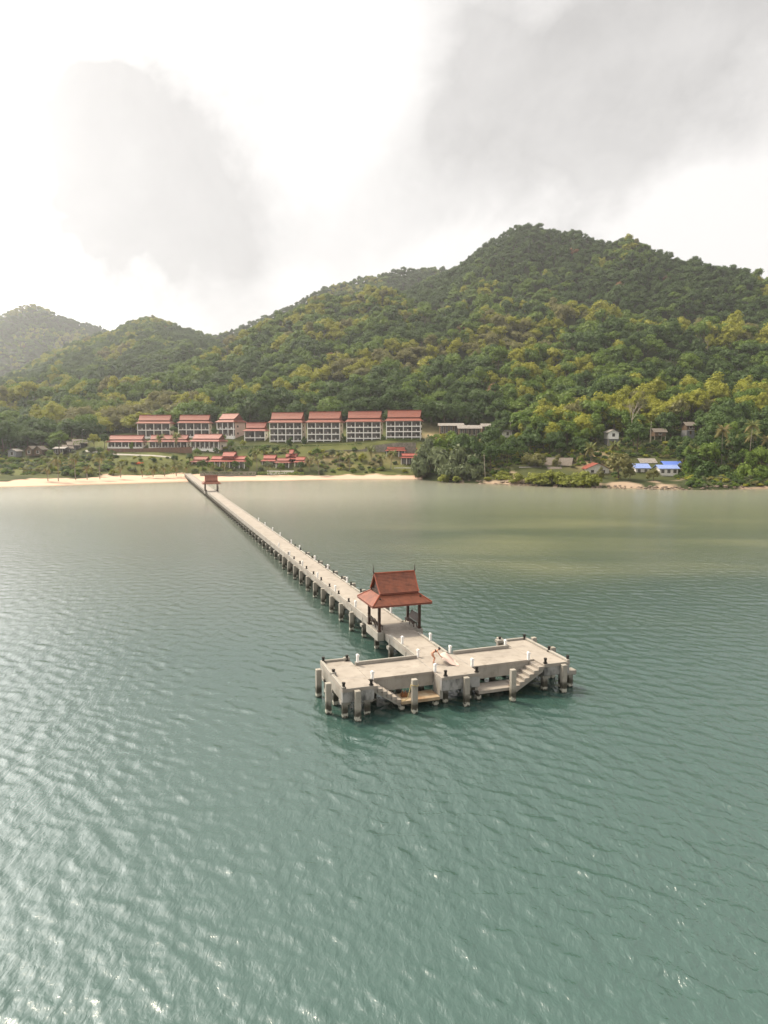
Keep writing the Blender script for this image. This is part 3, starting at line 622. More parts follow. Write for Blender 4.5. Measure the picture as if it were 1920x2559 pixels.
# ------------------------------------------------------------------ red roofed pavilions
def lerp(a, b, t): return a + (b - a) * t
def course_mesh(a0, a1, b0, b1, n, th=.055, mi=0, mb=None):
    """stepped tile courses between the eave line a0-a1 and the top line b0-b1"""
    mb = mb or MB(); a0, a1, b0, b1 = map(Vector, (a0, a1, b0, b1))
    nrm = ((a1 - a0).cross(b0 - a0)).normalized()
    if nrm.z < 0: nrm = -nrm
    for i in range(n):
        t0, t1 = i / n, min(1, (i + 1.25) / n)
        p = [a0.lerp(b0, t0), a1.lerp(b1, t0), a1.lerp(b1, t1), a0.lerp(b0, t1)]
        q = [p[0] + nrm * th, p[1] + nrm * th, p[2] + nrm * .012, p[3] + nrm * .012]
        mb.add(p + q, [(4, 5, 6, 7), (0, 1, 5, 4), (3, 2, 1, 0), (1, 2, 6, 5), (3, 0, 4, 7)], mi)
    return mb
def pavilion(u0, label):
    # local: x across (v), y along (u); centre of the footprint at the origin, z from the deck
    t_ = thing('pavilion', label, 'pavilion', uv2w(u0 + 1.68, 24.95, DZ + .006), AZ, 'red roofed pavilions on the jetty')
    hx, hy = 2.22, 1.66
    for sx in (-1, 1):
        for sy in (-1, 1):
            p = MB().box(sx * hx - .13, sx * hx + .13, sy * hy - .13, sy * hy + .13, 0, 3.15, 0, .015).obj('post', M['wood'], t_)
            MB().box(sx * hx - .18, sx * hx + .18, sy * hy - .18, sy * hy + .18, .045, .20, 0, .02).obj('post_foot', M['wood'], p)
    for s in (-1, 1):
        MB().box(-hx - .3, hx + .3, s * hy - .09, s * hy + .09, 3.152, 3.40).obj('beam', M['wood'], t_)
        MB().box(s * hx - .09, s * hx + .09, -hy - .3, hy + .3, 3.404, 3.60).obj('beam', M['wood'], t_)
    ex, ey, ez = 3.24, 2.62, 2.94                                       # eave of the hipped skirt
    tx, ty, tz = 2.08, 1.42, 3.78
    E = [(-ex, -ey, ez), (ex, -ey, ez), (ex, ey, ez), (-ex, ey, ez)]; T = [(-tx, -ty, tz), (tx, -ty, tz), (tx, ty, tz), (-tx, ty, tz)]
    for k in range(4): tag(course_mesh(E[k], E[(k + 1) % 4], T[k], T[(k + 1) % 4], 10).obj('lower_roof', M['tile'], t_), kind='stuff')
    for k in range(4):
        v0 = Vector(E[k]); v1 = Vector(T[k])
        MB().tube([v0 + Vector((0, 0, .05)), v1 + Vector((0, 0, .06))], .075, 6).obj('hip_ridge', M['ridge'], t_)
        a, c = Vector(E[k]), Vector(E[(k + 1) % 4])
        d = (c - a).normalized(); n = Vector((d.y, -d.x, 0))
        MB().add([a + n * .02 + Vector((0, 0, z)) for z in (-.17, .04)] + [c + n * .02 + Vector((0, 0, z)) for z in (-.17, .04)] + [a - n * .03 + Vector((0, 0, z)) for z in (-.17, .04)] + [c - n * .03 + Vector((0, 0, z)) for z in (-.17, .04)],
                 [(0, 2, 3, 1), (4, 5, 7, 6), (0, 4, 6, 2), (1, 3, 7, 5)]).obj('fascia', M['fascia'], t_)
    MB().box(-ex + .1, ex - .1, -ey + .1, ey - .1, ez - .05, ez - .01).obj('soffit', M['wood'], t_)
    MB().box(-tx + .05, tx - .05, -ty + .05, ty - .05, tz - .05, tz + .30).obj('roof_neck', M['wood'], t_)
    # steep gabled upper roof, concave like a sail
    prof = [(1.52, 3.98), (1.02, 4.50), (.50, 5.12), (0.0, 5.78)]; gx0, gx1 = -2.08, 2.14
    for s in (-1, 1):
        mb = MB()
        for i in range(3):
            (ya, za), (yb, zb) = prof[i], prof[i + 1]
            fa = lambda z: .10 * (z - 3.98) / 1.8
            course_mesh((gx0 - fa(za), s * ya, za), (gx1 + fa(za), s * ya, za), (gx0 - fa(zb), s * yb, zb), (gx1 + fa(zb), s * yb, zb), 5, mb=mb)
        tag(mb.obj('upper_roof', M['tile'], t_), kind='stuff')
        MB().box(gx0, gx1, s * 1.54 - .035, s * 1.54 + .035, 3.82, 4.0).obj('fascia', M['fascia'], t_)
    MB().tube([(gx0 - .1, 0, 5.84), (gx1 + .1, 0, 5.84)], .085, 6).obj('ridge_cap', M['ridge'], t_)
    for s, gx in ((-1, gx0), (1, gx1)):
        x = gx - s * .22
        MB().prism([(-1.30, 3.98), (1.30, 3.98), (.44, 5.05), (0, 5.6), (-.44, 5.05)], 0, min(x, x + s * .06), max(x, x + s * .06)).obj('gable_panel', M['wood'], t_)
        for sy in (-1, 1):
            pts = [(gx + s * (.03 + .10 * (z - 3.98) / 1.8), sy * y, z + .05) for y, z in prof]
            pts = [(gx + s * .03, sy * 1.66, 3.97), ] + pts
            MB().tube(pts, [.05, .085, .08, .075, .07], 5).obj('bargeboard', M['ridge'], t_)
        MB().tube([(gx + s * .12, 0, 5.72), (gx + s * .22, 0, 6.0), (gx + s * .20, 0, 6.35), (gx + s * .26, 0, 6.75)], [.09, .065, .035, .012], 6).obj('finial', M['wood'], t_)
    return t_
pavilion(66.17, 'red tiled pavilion on dark posts near the head of the jetty'); pavilion(262.4, 'small red roofed pavilion far along the jetty near the beach')
def bench(u, v, flip, label):
    # slatted seat facing the walkway, back leaning out over the water
    t_ = thing('bench', label, 'bench', uv2w(u, v, DZ + .055), AZ + (math.pi if flip else 0), 'wooden benches in the jetty pavilions')
    for k in range(5): MB().box(.02 + k * .10, .02 + k * .10 + .085, -1.28, 1.28, .42, .45).obj('seat_slat', M['wood'], t_)
    for k in range(6):
        z = .50 + k * .13; x = -.02 - (z - .45) * .42
        MB().add([(x, -1.3, z), (x + .03, -1.3, z - .012), (x + .03, 1.3, z - .012), (x, 1.3, z), (x - .045, -1.3, z + .10), (x - .015, -1.3, z + .09), (x - .015, 1.3, z + .09), (x - .045, 1.3, z + .10)],
                 [(3, 2, 1, 0), (4, 5, 6, 7), (0, 1, 5, 4), (1, 2, 6, 5), (2, 3, 7, 6), (3, 0, 4, 7)]).obj('back_slat', M['wood'], t_)
    for y in (-1.2, 0, 1.2):
        MB().tube([(.04, y, .40), (-.06, y, .48), (-.40, y, 1.32)], .045, 4).obj('back_stay', M['wood'], t_)
        MB().box(.36, .43, y - .04, y + .04, 0, .418).obj('leg', M['wood'], t_); MB().box(.02, .09, y - .04, y + .04, 0, .418).obj('leg', M['wood'], t_)
for u, w in ((67.85, 'near'), (264.1, 'far')):
    bench(u, 22.80, False, f'dark slatted bench on the left side of the {w} pavilion'); bench(u, 27.12, True, f'dark slatted bench on the right side of the {w} pavilion')

# ------------------------------------------------------------------ person spreading a blanket on the head
def skin_mesh(name, chains, mats, sub=2):
    """chains: lists of (x,y,z,r); the first chain's first point is the root, later ones join at their first point"""
    vs_, es, rr, roots = [], [], [], []
    look = {}
    for ch in chains:
        prev = None
        for i, (x, y, z, r) in enumerate(ch):
            key = (round(x, 4), round(y, 4), round(z, 4))
            if key in look: j = look[key]
            else:
                j = len(vs_); vs_.append((x, y, z)); rr.append(r); look[key] = j
                if i == 0: roots.append(j)
            if prev is not None: es.append((prev, j))
            prev = j
    me = bpy.data.meshes.new(name); me.from_pydata(vs_, es, []); o = bpy.data.objects.new('tmp', me); C.objects.link(o)
    o.modifiers.new('skin', 'SKIN'); me.skin_vertices  # layer is made with the modifier
    if not me.skin_vertices: bpy.context.view_layer.objects.active = o; bpy.ops.object.modifier_add(type='SKIN'); o.modifiers.remove(o.modifiers[-1])
    for i, r in enumerate(rr): me.skin_vertices[0].data[i].radius = (r, r); me.skin_vertices[0].data[i].use_root = i in roots
    sm_ = o.modifiers.new('sub', 'SUBSURF'); sm_.levels = sub; sm_.render_levels = sub
    dg = bpy.context.evaluated_depsgraph_get(); dg.update()
    out = bpy.data.meshes.new_from_object(o.evaluated_get(dg)); bpy.data.objects.remove(o)
    out.materials.clear()
    for m in mats: out.materials.append(m)
    out.polygons.foreach_set('use_smooth', [True] * len(out.polygons)); return out
pw = uv2w(55.25, 24.05, DZ + .004)
person = thing('person', 'person in a dark bikini top bending forward over the deck', 'person', pw, R(2))
spine = [(-.15, 0, .86, .145), (-.06, 0, .98, .125), (.08, 0, 1.07, .105), (.22, 0, 1.13, .125), (.31, 0, 1.17, .12), (.40, 0, 1.22, .055), (.47, 0, 1.27, .05)]
chains = [spine]
for s, kx in ((-1, .14), (1, .10)):
    chains.append([spine[0], (-.12, s * .10, .80, .115), (.02, s * .11, .62, .085), (kx, s * .10, .46, .058), (.06, s * .10, .28, .055), (0, s * .10, .09, .036), (.03, s * .10, .045, .038), (.15, s * .11, .03, .030)])
hands = []
for s, pts in ((-1, [(.33, -.13, 1.14, .055), (.36, -.19, 1.08, .05), (.52, -.20, .84, .038), (.70, -.17, .63, .028), (.76, -.165, .57, .030), (.80, -.16, .53, .026)]),
               (1, [(.33, .13, 1.14, .055), (.36, .19, 1.08, .05), (.47, .21, .83, .038), (.62, .19, .62, .028), (.665, .185, .56, .030), (.70, .18, .52, .026)])):
    chains.append([spine[4]] + pts); hands.append((s, pts[-2], pts[-1]))
body = skin_mesh('body', chains, [M['skin']])
bo = link('body', body, person)
hm = MB()                                                               # five fingers curled over the edge of the cloth
for s, w0, w1 in hands:
    p = Vector(w1[:3]); d = (p - Vector(w0[:3])).normalized(); side = Vector((0, 1, 0)); down = Vector((.3, 0, -1)).normalized()
    for k, ln in enumerate((.065, .075, .072, .058)):
        a = p + side * (.030 - .019 * k) - d * .01
        hm.tube([a, a + d * ln * .55, a + d * ln * .85 + down * ln * .35, a + d * ln * .8 + down * ln * .75], [.0105, .0095, .0085, .007], 6)
    a = p - side * s * .028 - d * .035; hm.tube([a, a - side * s * .025 + d * .02, a - side * s * .02 + d * .055 + down * .02], [.012, .010, .008], 6)
hm.obj('fingers', M['skin'], person, smooth=True)
hb = bmesh.new(); bmesh.ops.create_uvsphere(hb, u_segments=20, v_segments=14, radius=.098)
hc = Vector((.54, 0, 1.29))
for v in hb.verts:
    x, y, z = v.co; v.co = Vector((x * 1.02, y * .80, z * 1.18))
    if x > .05 and z < -.02: v.co.x -= .012 * (abs(z) / .1)
rot = Matrix.Rotation(R(48), 4, 'Y')
hme = bpy.data.meshes.new('head'); bmesh.ops.transform(hb, matrix=rot, verts=hb.verts); hb.to_mesh(hme); hb.free(); hme.materials.append(M['skin'])
hme.polygons.foreach_set('use_smooth', [True] * len(hme.polygons)); head = link('head', hme, person, hc)
def hp(x, y, z): return rot @ Vector((x, y, z))
fm = MB(); fm.tube([hp(.092, 0, .025), hp(.118, 0, -.012), hp(.10, 0, -.022)], [.010, .016, .008], 6)
for s in (-1, 1): fm.tube([hp(.0, s * .074, .02), hp(-.01, s * .088, .0), hp(.0, s * .078, -.03)], [.014, .018, .010], 5)
fm.obj('nose_and_ears', M['skin'], head, smooth=True)
em = MB()
for s in (-1, 1): em.tube([hp(.089, s * .030, .012), hp(.096, s * .030, .010)], [.013, .010], 7)
em.tube([hp(.088, -.024, -.050), hp(.094, 0, -.052), hp(.088, .024, -.050)], .006, 5); em.obj('eyes_and_mouth', M['hair'], head)
hr = bmesh.new(); bmesh.ops.create_uvsphere(hr, u_segments=20, v_segments=14, radius=.112)
bmesh.ops.delete(hr, geom=[v for v in hr.verts if v.co.x > .045 and v.co.z < .045], context='VERTS')
for v in hr.verts: v.co = Vector((v.co.x * 1.02 - .012, v.co.y * .86, v.co.z * 1.16 + .01))
bmesh.ops.transform(hr, matrix=rot, verts=hr.verts)
hrm = bpy.data.meshes.new('hair'); hr.to_mesh(hrm); hr.free(); hrm.materials.append(M['hair']); hro = link('hair', hrm, head)
bun = MB(); bun.tube([hp(-.09, 0, .05), hp(-.15, 0, .07), hp(-.18, 0, .03)], [.05, .062, .03], 8); bun.obj('hair_bun', M['hair'], hro, smooth=True)
def band(pts, name, m):                                                 # a closed strip of cloth round the trunk
    mb = MB(); n = 18
    for (c, ax, ry, rz, h) in pts:
        c = Vector(c); ax = Vector(ax).normalized(); sd_ = Vector((0, 1, 0)); up = ax.cross(sd_).normalized(); vs2 = []
        for q in (-h / 2, h / 2):
            for k in range(n):
                a = 2 * math.pi * k / n; vs2.append(c + ax * q + sd_ * ry * math.cos(a) + up * rz * math.sin(a))
        mb.add(vs2, [(k, (k + 1) % n, n + (k + 1) % n, n + k) for k in range(n)])
    return mb.obj(name, m, person, smooth=True)
band([((.21, 0, 1.125), (.09, 0, .04), .150, .138, .10), ((.21, 0, 1.125), (.09, 0, .04), .153, .141, .06)], 'bikini_top', M['bikini'])
band([((-.13, 0, .885), (.09, 0, .10), .165, .155, .10)], 'bikini_bottom', mat('pale_swim_fabric', (.52, .36, .26), .8, .2))
for s in (-1, 1): MB().box(-.05, .20, s * .105 - .045, s * .105 + .045, 0, .022, 0, .006).obj('sandal', M['sandal'], person)
# the blanket: held at two corners, bellied by the air and lying on the deck at its far end
nu, nv = 26, 16; bl = MB(); pts = []
for i in range(nu):
    for j in range(nv):
        a, c = i / (nu - 1), j / (nv - 1)
        x = .70 + 1.45 * a + .08 * math.sin(6 * c); y = -.70 + 1.55 * c - .15 * a
        h = .60 * (1 - a) ** 1.1 + .34 * math.sin(math.pi * min(1, a * 1.15)) * (.35 + .65 * c) - .20 * math.sin(math.pi * a) * (1 - c) + .06 * math.sin(9 * a + 5 * c) * (1 - a * .6)
        if a < .12: h -= .10 * math.sin(math.pi * c * 1.0) * (1 - a / .12) * 0 + .0
        pts.append((x, y, max(.015 + .012 * math.sin(14 * c), h)))
bl.add(pts, [(i * nv + j, (i + 1) * nv + j, (i + 1) * nv + j + 1, i * nv + j + 1) for i in range(nu - 1) for j in range(nv - 1)])
blo = bl.obj('blanket', M['cloth'], None, pw, R(2), smooth=True); sd2 = blo.modifiers.new('thick', 'SOLIDIFY'); sd2.thickness = .012
tag(blo, 'pale pink blanket billowing from the hands of the person onto the deck', 'blanket')

# ------------------------------------------------------------------ hotel and village
def thai_roof(t_, x0, x1, y0, y1, z_e, over, z_s, z_r, inset, m, gable=None, parts=('lower_roof', 'upper_roof')):
    """skirt roof round a steep gabled upper roof with its ridge along x"""
    E = [(x0 - over, y0 - over, z_e), (x1 + over, y0 - over, z_e), (x1 + over, y1 + over, z_e), (x0 - over, y1 + over, z_e)]
    T = [(x0 + inset * .4, y0 + inset, z_s), (x1 - inset * .4, y0 + inset, z_s), (x1 - inset * .4, y1 - inset, z_s), (x0 + inset * .4, y1 - inset, z_s)]
    mb = MB()
    for k in range(4): j = (k + 1) % 4; mb.quad(E[k], E[j], T[j], T[k]); mb.quad(E[j], E[k], (E[k][0], E[k][1], z_e - .28), (E[j][0], E[j][1], z_e - .28), 1)
    mb.obj(parts[0], [m, M['fascia']], t_)
    ym = (y0 + y1) / 2; hw = (y1 - y0) / 2 - inset + .5; zb = z_s + .35; gx0, gx1 = x0 + inset * .2, x1 - inset * .2
    mb = MB(); h = z_r - zb; pr = [(hw, 0), (hw * .52, .42 * h), (hw * .22, .74 * h), (0, h)]
    for s in (-1, 1):
        for i in range(3):
            f0, f1 = .5 * pr[i][1] / h, .5 * pr[i + 1][1] / h
            mb.quad((gx0 - f0, ym + s * pr[i][0], zb + pr[i][1]), (gx1 + f0, ym + s * pr[i][0], zb + pr[i][1]), (gx1 + f1, ym + s * pr[i + 1][0], zb + pr[i + 1][1]), (gx0 - f1, ym + s * pr[i + 1][0], zb + pr[i + 1][1]))
        mb.box(gx0, gx1, ym + s * hw - .1, ym + s * hw + .1, zb - .32, zb - .01, 1)
    u = mb.obj(parts[1], [m, M['fascia']], t_)
    for s, gx in ((-1, gx0), (1, gx1)):
        MB().prism([(ym - hw + .1, zb - .3)] + [(ym + hw - .1, zb - .3)] + [(ym + p[0] * .9, zb + p[1] - .12) for p in pr[1:3]] + [(ym, zb + h - .25)] + [(ym - p[0] * .9, zb + p[1] - .12) for p in pr[2:0:-1]], 0, min(gx, gx - s * .3) , max(gx, gx - s * .3)).obj('gable_panel', M['fascia'], u)
    MB().box(gx0 - .55, gx1 + .55, ym - .16, ym + .16, z_r - .04, z_r + .2).obj('roof_ridge', m, u)
def hotel(px0, px1, ybase, yeave, yridge, d, floors, bays, label, group, rot=-9, depth=11, m='hroof', wall='hwall', cat='hotel', name='hotel_block', side_open=False, extra_base=3.0):
    a = at(px0, ybase, d); c = at(px1, ybase, d); w = (c[0] - a[0]) / math.cos(R(rot)) * .985
    ze = at(px0, yeave, d)[2] - a[2]; zr = at((px0 + px1) / 2, yridge, d + depth / 2)[2] - a[2]
    t_ = thing(name, label, cat, (a[0], d, a[2]), R(rot), group)
    fh = ze / floors; g = 1.7
    MB().box(.1, w - .1, g, depth, -extra_base, ze + .3).obj('wall', M[wall], t_)
    MB().box(-.15, w + .15, -.15, g - .01, -extra_base, -.02).obj('plinth', M['hwhite'], t_)
    bw = w / bays
    for f in range(floors + 1):
        z = f * fh
        MB().box(-.12, w + .12, -.12, g + .2, z - (.30 if f else .01), z + (.30 if f < floors else .0), 0).obj('floor_slab', M['hwhite'], t_)
    for i in range(bays + 1):
        x = i * bw
        for f in range(floors):
            MB().box(x - .20, x + .20, -.05, .38, f * fh + .302, (f + 1) * fh - .302).obj('column', M['hwhite'], t_)
    for f in range(floors):
        z = f * fh
        for i in range(bays):
            x = i * bw
            MB().box(x + .12, x + bw - .12, g - .10, g - .004, z + .31, z + fh - .32).obj('recess_shade_panel', M['shade'], t_)  # dark sheet standing for the shade at the back of the bay
            gl = MB().box(x + .35, x + bw * .62, g - .20, g - .105, z + .33, z + fh - .6).obj('glass_door', M['door'], t_)
            MB().box(x + .30, x + bw * .66, g - .23, g - .19, z + fh - .6, z + fh - .5).box(x + bw * .34, x + bw * .36, g - .23, g - .201, z + .33, z + fh - .6).obj('door_frame', M['dframe'], gl)
            MB().box(x + bw * .52 - .14, x + bw * .52 + .14, .1, g - .25, z + .303, z + 1.35).obj('balcony_divider', M['hwhite'], t_)
            MB().box(x + .22, x + bw - .22, .02, .08, z + .95, z + 1.03).box(x + .22, x + bw - .22, .02, .08, z + .62, z + .67).obj('balcony_rail', M['dframe'], t_)
    if side_open:
        for f in range(floors):
            for k in (0, 1, 2): MB().box(w - .099, w + .06, 2.6 + k * 2.7, 4.2 + k * 2.7, f * fh + .9, f * fh + 2.5).obj('side_window', M['door'], t_)
    else:
        for f in range(floors): MB().box(w - .099, w + .03, 4.2, 5.6, f * fh + 1.1, f * fh + 2.4).obj('side_window', M['door'], t_)
    zs = ze + (zr - ze) * .30
    thai_roof(t_, 0, w, 0, depth, ze + .05, 1.0, zs, zr, 2.0, M[m])
    return t_
G4 = 'four storey hotel blocks in a row'
hotel(675, 757, 1117, 1056, 1031, 440, 4, 4, 'four storey hotel block with red roof, leftmost of the row of four', G4)
hotel(769, 851, 1115, 1055.5, 1029, 436, 4, 4, 'four storey hotel block with red roof, second from left in the row of four', G4)
hotel(867, 952, 1109, 1054, 1028, 430, 4, 4, 'four storey hotel block with red roof, third from left in the row of four', G4, m='hroof')
hotel(966, 1051, 1105, 1052, 1025.5, 424, 4, 4, 'four storey hotel block with open white right end, rightmost of the row', G4, side_open=True)
G3 = 'hotel wings with red roofs on the upper terrace'
hotel(345, 425, 1092, 1058, 1037, 462, 2, 4, 'two storey hotel wing on the upper terrace, farthest left behind the villas', G3, rot=3)
hotel(447, 523, 1091, 1057, 1037, 460, 2, 4, 'two storey hotel wing between two others on the upper terrace', G3, rot=3)
hotel(543, 589, 1090, 1055, 1034, 458, 2, 3, 'narrow two storey hotel wing with pinkish side wall left of the white gate building', G3, rot=-24, depth=13, wall='pink')
GV = 'long low red roofed villas above the retaining wall'
hotel(270, 356, 1118, 1104.5, 1087.5, 432, 1, 5, 'long low villa with red roof, leftmost above the brown retaining wall', GV, rot=2, m='hroof2', cat='villa', name='villa', depth=10)
hotel(373, 468, 1119, 1104, 1087, 430, 1, 6, 'long low villa with red roof and palms in front, middle one', GV, rot=1, m='hroof2', cat='villa', name='villa', depth=10)
hotel(477, 552, 1122, 1103, 1085, 428, 1, 6, 'long low villa with red roof and white end wall, right of the other villas', GV, rot=-14, m='hroof2', cat='villa', name='villa', depth=11)
hotel(612, 664, 1111, 1077, 1056, 446, 2, 2, 'small white hotel building with open terraces left of the four storey row', None, rot=-6, m='hroof2', wall='hwhite', name='terrace_building', cat='building', depth=9)
def pavil(px0, px1, ybase, yeave, yridge, d, bays, label, name='beach_house', m='hroof2', wall='pink', rot=-5, depth=9, tower=False, group=None):
    a = at(px0, ybase, d); c = at(px1, ybase, d); w = (c[0] - a[0]) / math.cos(R(rot))
    ze = at(px0, yeave, d)[2] - a[2]; zr = at((px0 + px1) / 2, yridge, d + depth / 2)[2] - a[2]
    t_ = thing(name, label, 'house', (a[0], d, a[2]), R(rot), group)
    MB().box(.1, w - .1, 1.4, depth, -3, ze + .2).obj('wall', M[wall], t_); MB().box(-.3, w + .3, -.3, 1.38, -3, .02).obj('plinth', M['hwhite'], t_)
    for i in range(bays + 1): MB().box(i * w / bays - .16, i * w / bays + .16, 0, .32, .022, ze).obj('column', M['hwhite'], t_)
    for i in range(bays):
        f = MB().box(i * w / bays + .4, (i + 1) * w / bays - .4, 1.30, 1.396, .5, ze - .3).obj('window', M['door'], t_)
        MB().box(i * w / bays + .3, (i + 1) * w / bays - .3, 1.26, 1.298, ze - .3, ze - .18).box((i + .5) * w / bays - .05, (i + .5) * w / bays + .05, 1.26, 1.298, .5, ze - .3).obj('frame', M['hwhite'], f)
    thai_roof(t_, 0, w, 0, depth, ze, .9, ze + (zr - ze) * .32, zr, depth * .18, M[m])
    if tower:
        thai_roof(t_, w * .34, w * .68, depth * .15, depth * .85, zr - 1.0, .3, zr - .2, zr + 2.4, .5, M[m], parts=('middle_roof', 'top_roof'))
    return t_
pavil(524, 612, 1174, 1153, 1140, 399, 7, 'long beach restaurant with stepped red roof and dark open front', name='restaurant', m='hroof3', wall='grey', depth=12, tower=True)
pavil(480, 516, 1168, 1154, 1141, 402, 2, 'small pink roofed hut left of the beach restaurant')
pavil(656, 688, 1172, 1152, 1137, 401, 2, 'small red roofed beach house right of the restaurant behind a palm', m='hroof3')
pavil(690, 722, 1173, 1156, 1145, 397, 2, 'white beach house with low red roof and pale front wall', wall='hwhite')
pavil(712, 740, 1170, 1147, 1134, 404, 2, 'red beach house with triple stacked roof', m='hroof3', tower=True)
pavil(737, 761, 1172, 1155, 1142, 398, 2, 'small red roofed house at the right end of the beach group', m='hroof3')
pavil(966, 1012, 1147, 1126, 1115, 406, 3, 'upper red roofed house right of the dry slope', m='hroof3')
pavil(1003, 1042, 1168, 1144, 1133, 398, 3, 'lower red roofed house partly hidden by the big shore bushes', m='hroof3')
pavil(1016, 1040, 1136, 1121, 1113, 412, 2, 'little red roofed gatehouse behind the lower red house', m='hroof3')
def cabin(px0, px1, ybase, yeave, yridge, d, label, roofm='tin', wallm='timber', cat='house', name='cabin', ridge_x=True, depth=7, rot=0, windows=2, door=None, low=None, stilts=0, group=None, over=.8, roofs_label=None):
    """gabled house; ridge along the front (ridge_x) or pointing at the viewer"""
    a = at(px0, ybase, d); c = at(px1, ybase, d); w = (c[0] - a[0]) / math.cos(R(rot))
    ze = at(px0, yeave, d)[2] - a[2]; zr = at((px0 + px1) / 2, yridge, d + (depth / 2 if ridge_x else 0))[2] - a[2]
    t_ = thing(name, label, cat, (a[0], d, a[2]), R(rot), group)
    zb = stilts if stilts else -2.5; zm = (ze * .5 if low else zb)
    if low: MB().box(.05, w - .05, .05, depth - .05, zb, zm - .005).obj('lower_wall', M[low], t_)
    MB().box(0, w, 0, depth, zm, ze + .1).obj('wall', M[wallm], t_)
    if stilts:
        for x in (.2, w - .2):
            for y in (.2, depth - .2): MB().box(x - .13, x + .13, y - .13, y + .13, -6, zb).obj('stilt', M['pale'], t_)
    th = .14
    if ridge_x:
        for s, y0 in ((-1, -over), (1, depth + over)):
            MB().add([(-over, y0, ze - .1), (w + over, y0, ze - .1), (w + over, depth / 2, zr), (-over, depth / 2, zr), (-over, y0, ze - .1 + th), (w + over, y0, ze - .1 + th), (w + over, depth / 2, zr + th), (-over, depth / 2, zr + th)],
                     [(3, 2, 1, 0), (4, 5, 6, 7), (0, 1, 5, 4), (1, 2, 6, 5), (2, 3, 7, 6), (3, 0, 4, 7)]).obj('roof', M[roofm], t_)
        for x in (.02, w - .17): MB().prism([(0, ze + .1), (depth, ze + .1), (depth / 2, zr - .02)], 0, x, x + .15).obj('gable', M[wallm], t_)
    else:
        for s, x0 in ((-1, -over), (1, w + over)):
            MB().add([(x0, -over, ze - .1), (x0, depth + over, ze - .1), (w / 2, depth + over, zr), (w / 2, -over, zr), (x0, -over, ze - .1 + th), (x0, depth + over, ze - .1 + th), (w / 2, depth + over, zr + th), (w / 2, -over, zr + th)],
                     [(3, 2, 1, 0), (4, 5, 6, 7), (0, 1, 5, 4), (1, 2, 6, 5), (2, 3, 7, 6), (3, 0, 4, 7)]).obj('roof', M[roofm], t_)
        MB().prism([(0, ze + .1), (w, ze + .1), (w / 2, zr - .02)], 1, .02, .17).obj('gable', M[wallm], t_)
    hb = zm + .35 * (ze - zm)
    for i in range(windows):
        x = w * (i + .5) / windows
        f = MB().box(x - .75, x + .75, -.09, -.003, hb, ze - .45).obj('window', M['door'], t_)
        MB().box(x - .82, x - .76, -.10, -.001, hb, ze - .45).box(x + .76, x + .82, -.10, -.001, hb, ze - .45).box(x - .85, x + .85, -.12, -.002, hb - .12, hb - .01).obj('frame', M['hwhite'], f)
    if low and door: MB().box(w * door - .5, w * door + .5, -.05, .048, .05, min(2.1, zm - .1)).obj('door', M['redroof'] if wallm == 'vwhite' else M['timber'], t_)
    if low: MB().box(.6, w - .6, -1.15, -.01, zm - .12, zm + .05).box(.6, w - .6, -1.15, -1.09, zm + .75, zm + .83).obj('balcony', M['hwhite'], t_)
    return t_
GB = 'dark timber bungalows on the hill'
cabin(1100, 1156, 1081, 1064, 1058, 440, 'long dark timber bungalow with flat grey roof right of the hotel row', 'tin', 'timber', 'bungalow', 'bungalow', depth=7, windows=5, group=GB, over=1.2)
cabin(1148, 1201, 1085, 1071, 1063, 432, 'long timber bungalow with pale sloping tin roof above the green trees', 'tin', 'timber', 'bungalow', 'bungalow', depth=7, windows=5, group=GB, over=1.2)
cabin(1206, 1232, 1078, 1066, 1059, 438, 'short timber bungalow with tin roof, rightmost of the three', 'tin', 'timber', 'bungalow', 'bungalow', depth=7, windows=2, group=GB, over=1.0)
cabin(1258, 1280, 1083, 1078, 1075, 430, 'tiny pale hut roof half hidden by trees on the hill', 'tin', 'vwhite', 'hut', 'hut', windows=1, depth=5)
cabin(1366, 1418, 1186, 1163, 1144, 352, 'big dark thatched shed with sloping roof behind yellow shrubs', 'thatch', 'timber', 'shed', 'shed', rot=-22, depth=10, windows=0, over=1.0)
cabin(1302, 1350, 1190, 1178, 1167, 346, 'low shack with patched grey tin roof left of the thatched shed', 'tin', 'timber', 'shack', 'shack', rot=-8, depth=8, windows=2)
cabin(1374, 1402, 1190, 1177, 1167, 343, 'small shack with rusty roof in front of the thatched shed', 'thatch', 'grey', 'shack', 'shack', depth=6, windows=1)
cabin(1409, 1435, 1189, 1178, 1169, 345, 'small shack with pale tin roof right of the thatched shed', 'tin', 'timber', 'shack', 'shack', rot=-5, depth=6, windows=1)
cabin(1466, 1522, 1201, 1172, 1158, 338, 'white beach house with red brown gable and dark balcony', 'redroof', 'vwhite', 'house', 'village_house', ridge_x=False, low='vwhite', windows=2, door=.7, depth=9)
cabin(1496, 1512, 1176, 1165, 1158, 350, 'little house with blue roof peeping behind the red brown gable', 'blue', 'grey', 'house', 'village_house', windows=1, depth=5)
cabin(1520, 1546, 1112, 1081, 1074, 385, 'tall white house with grey lower storey on the slope', 'tin', 'hwhite', 'house', 'stilt_house', ridge_x=False, low='grey', windows=1, depth=8, door=.5)
GBL = 'village houses with blue roofs'
cabin(1588, 1622, 1203, 1170, 1159, 338, 'white village house with faded blue roof, left of its neighbour with red door', 'blue2', 'vwhite', 'house', 'village_house', low='vwhite', windows=2, door=.35, depth=8, group=GBL)
cabin(1602, 1638, 1180, 1157, 1146, 350, 'grey tin roofed house behind the faded blue roof', 'tin', 'vwhite', 'house', 'village_house', windows=2, depth=7, group=GBL)
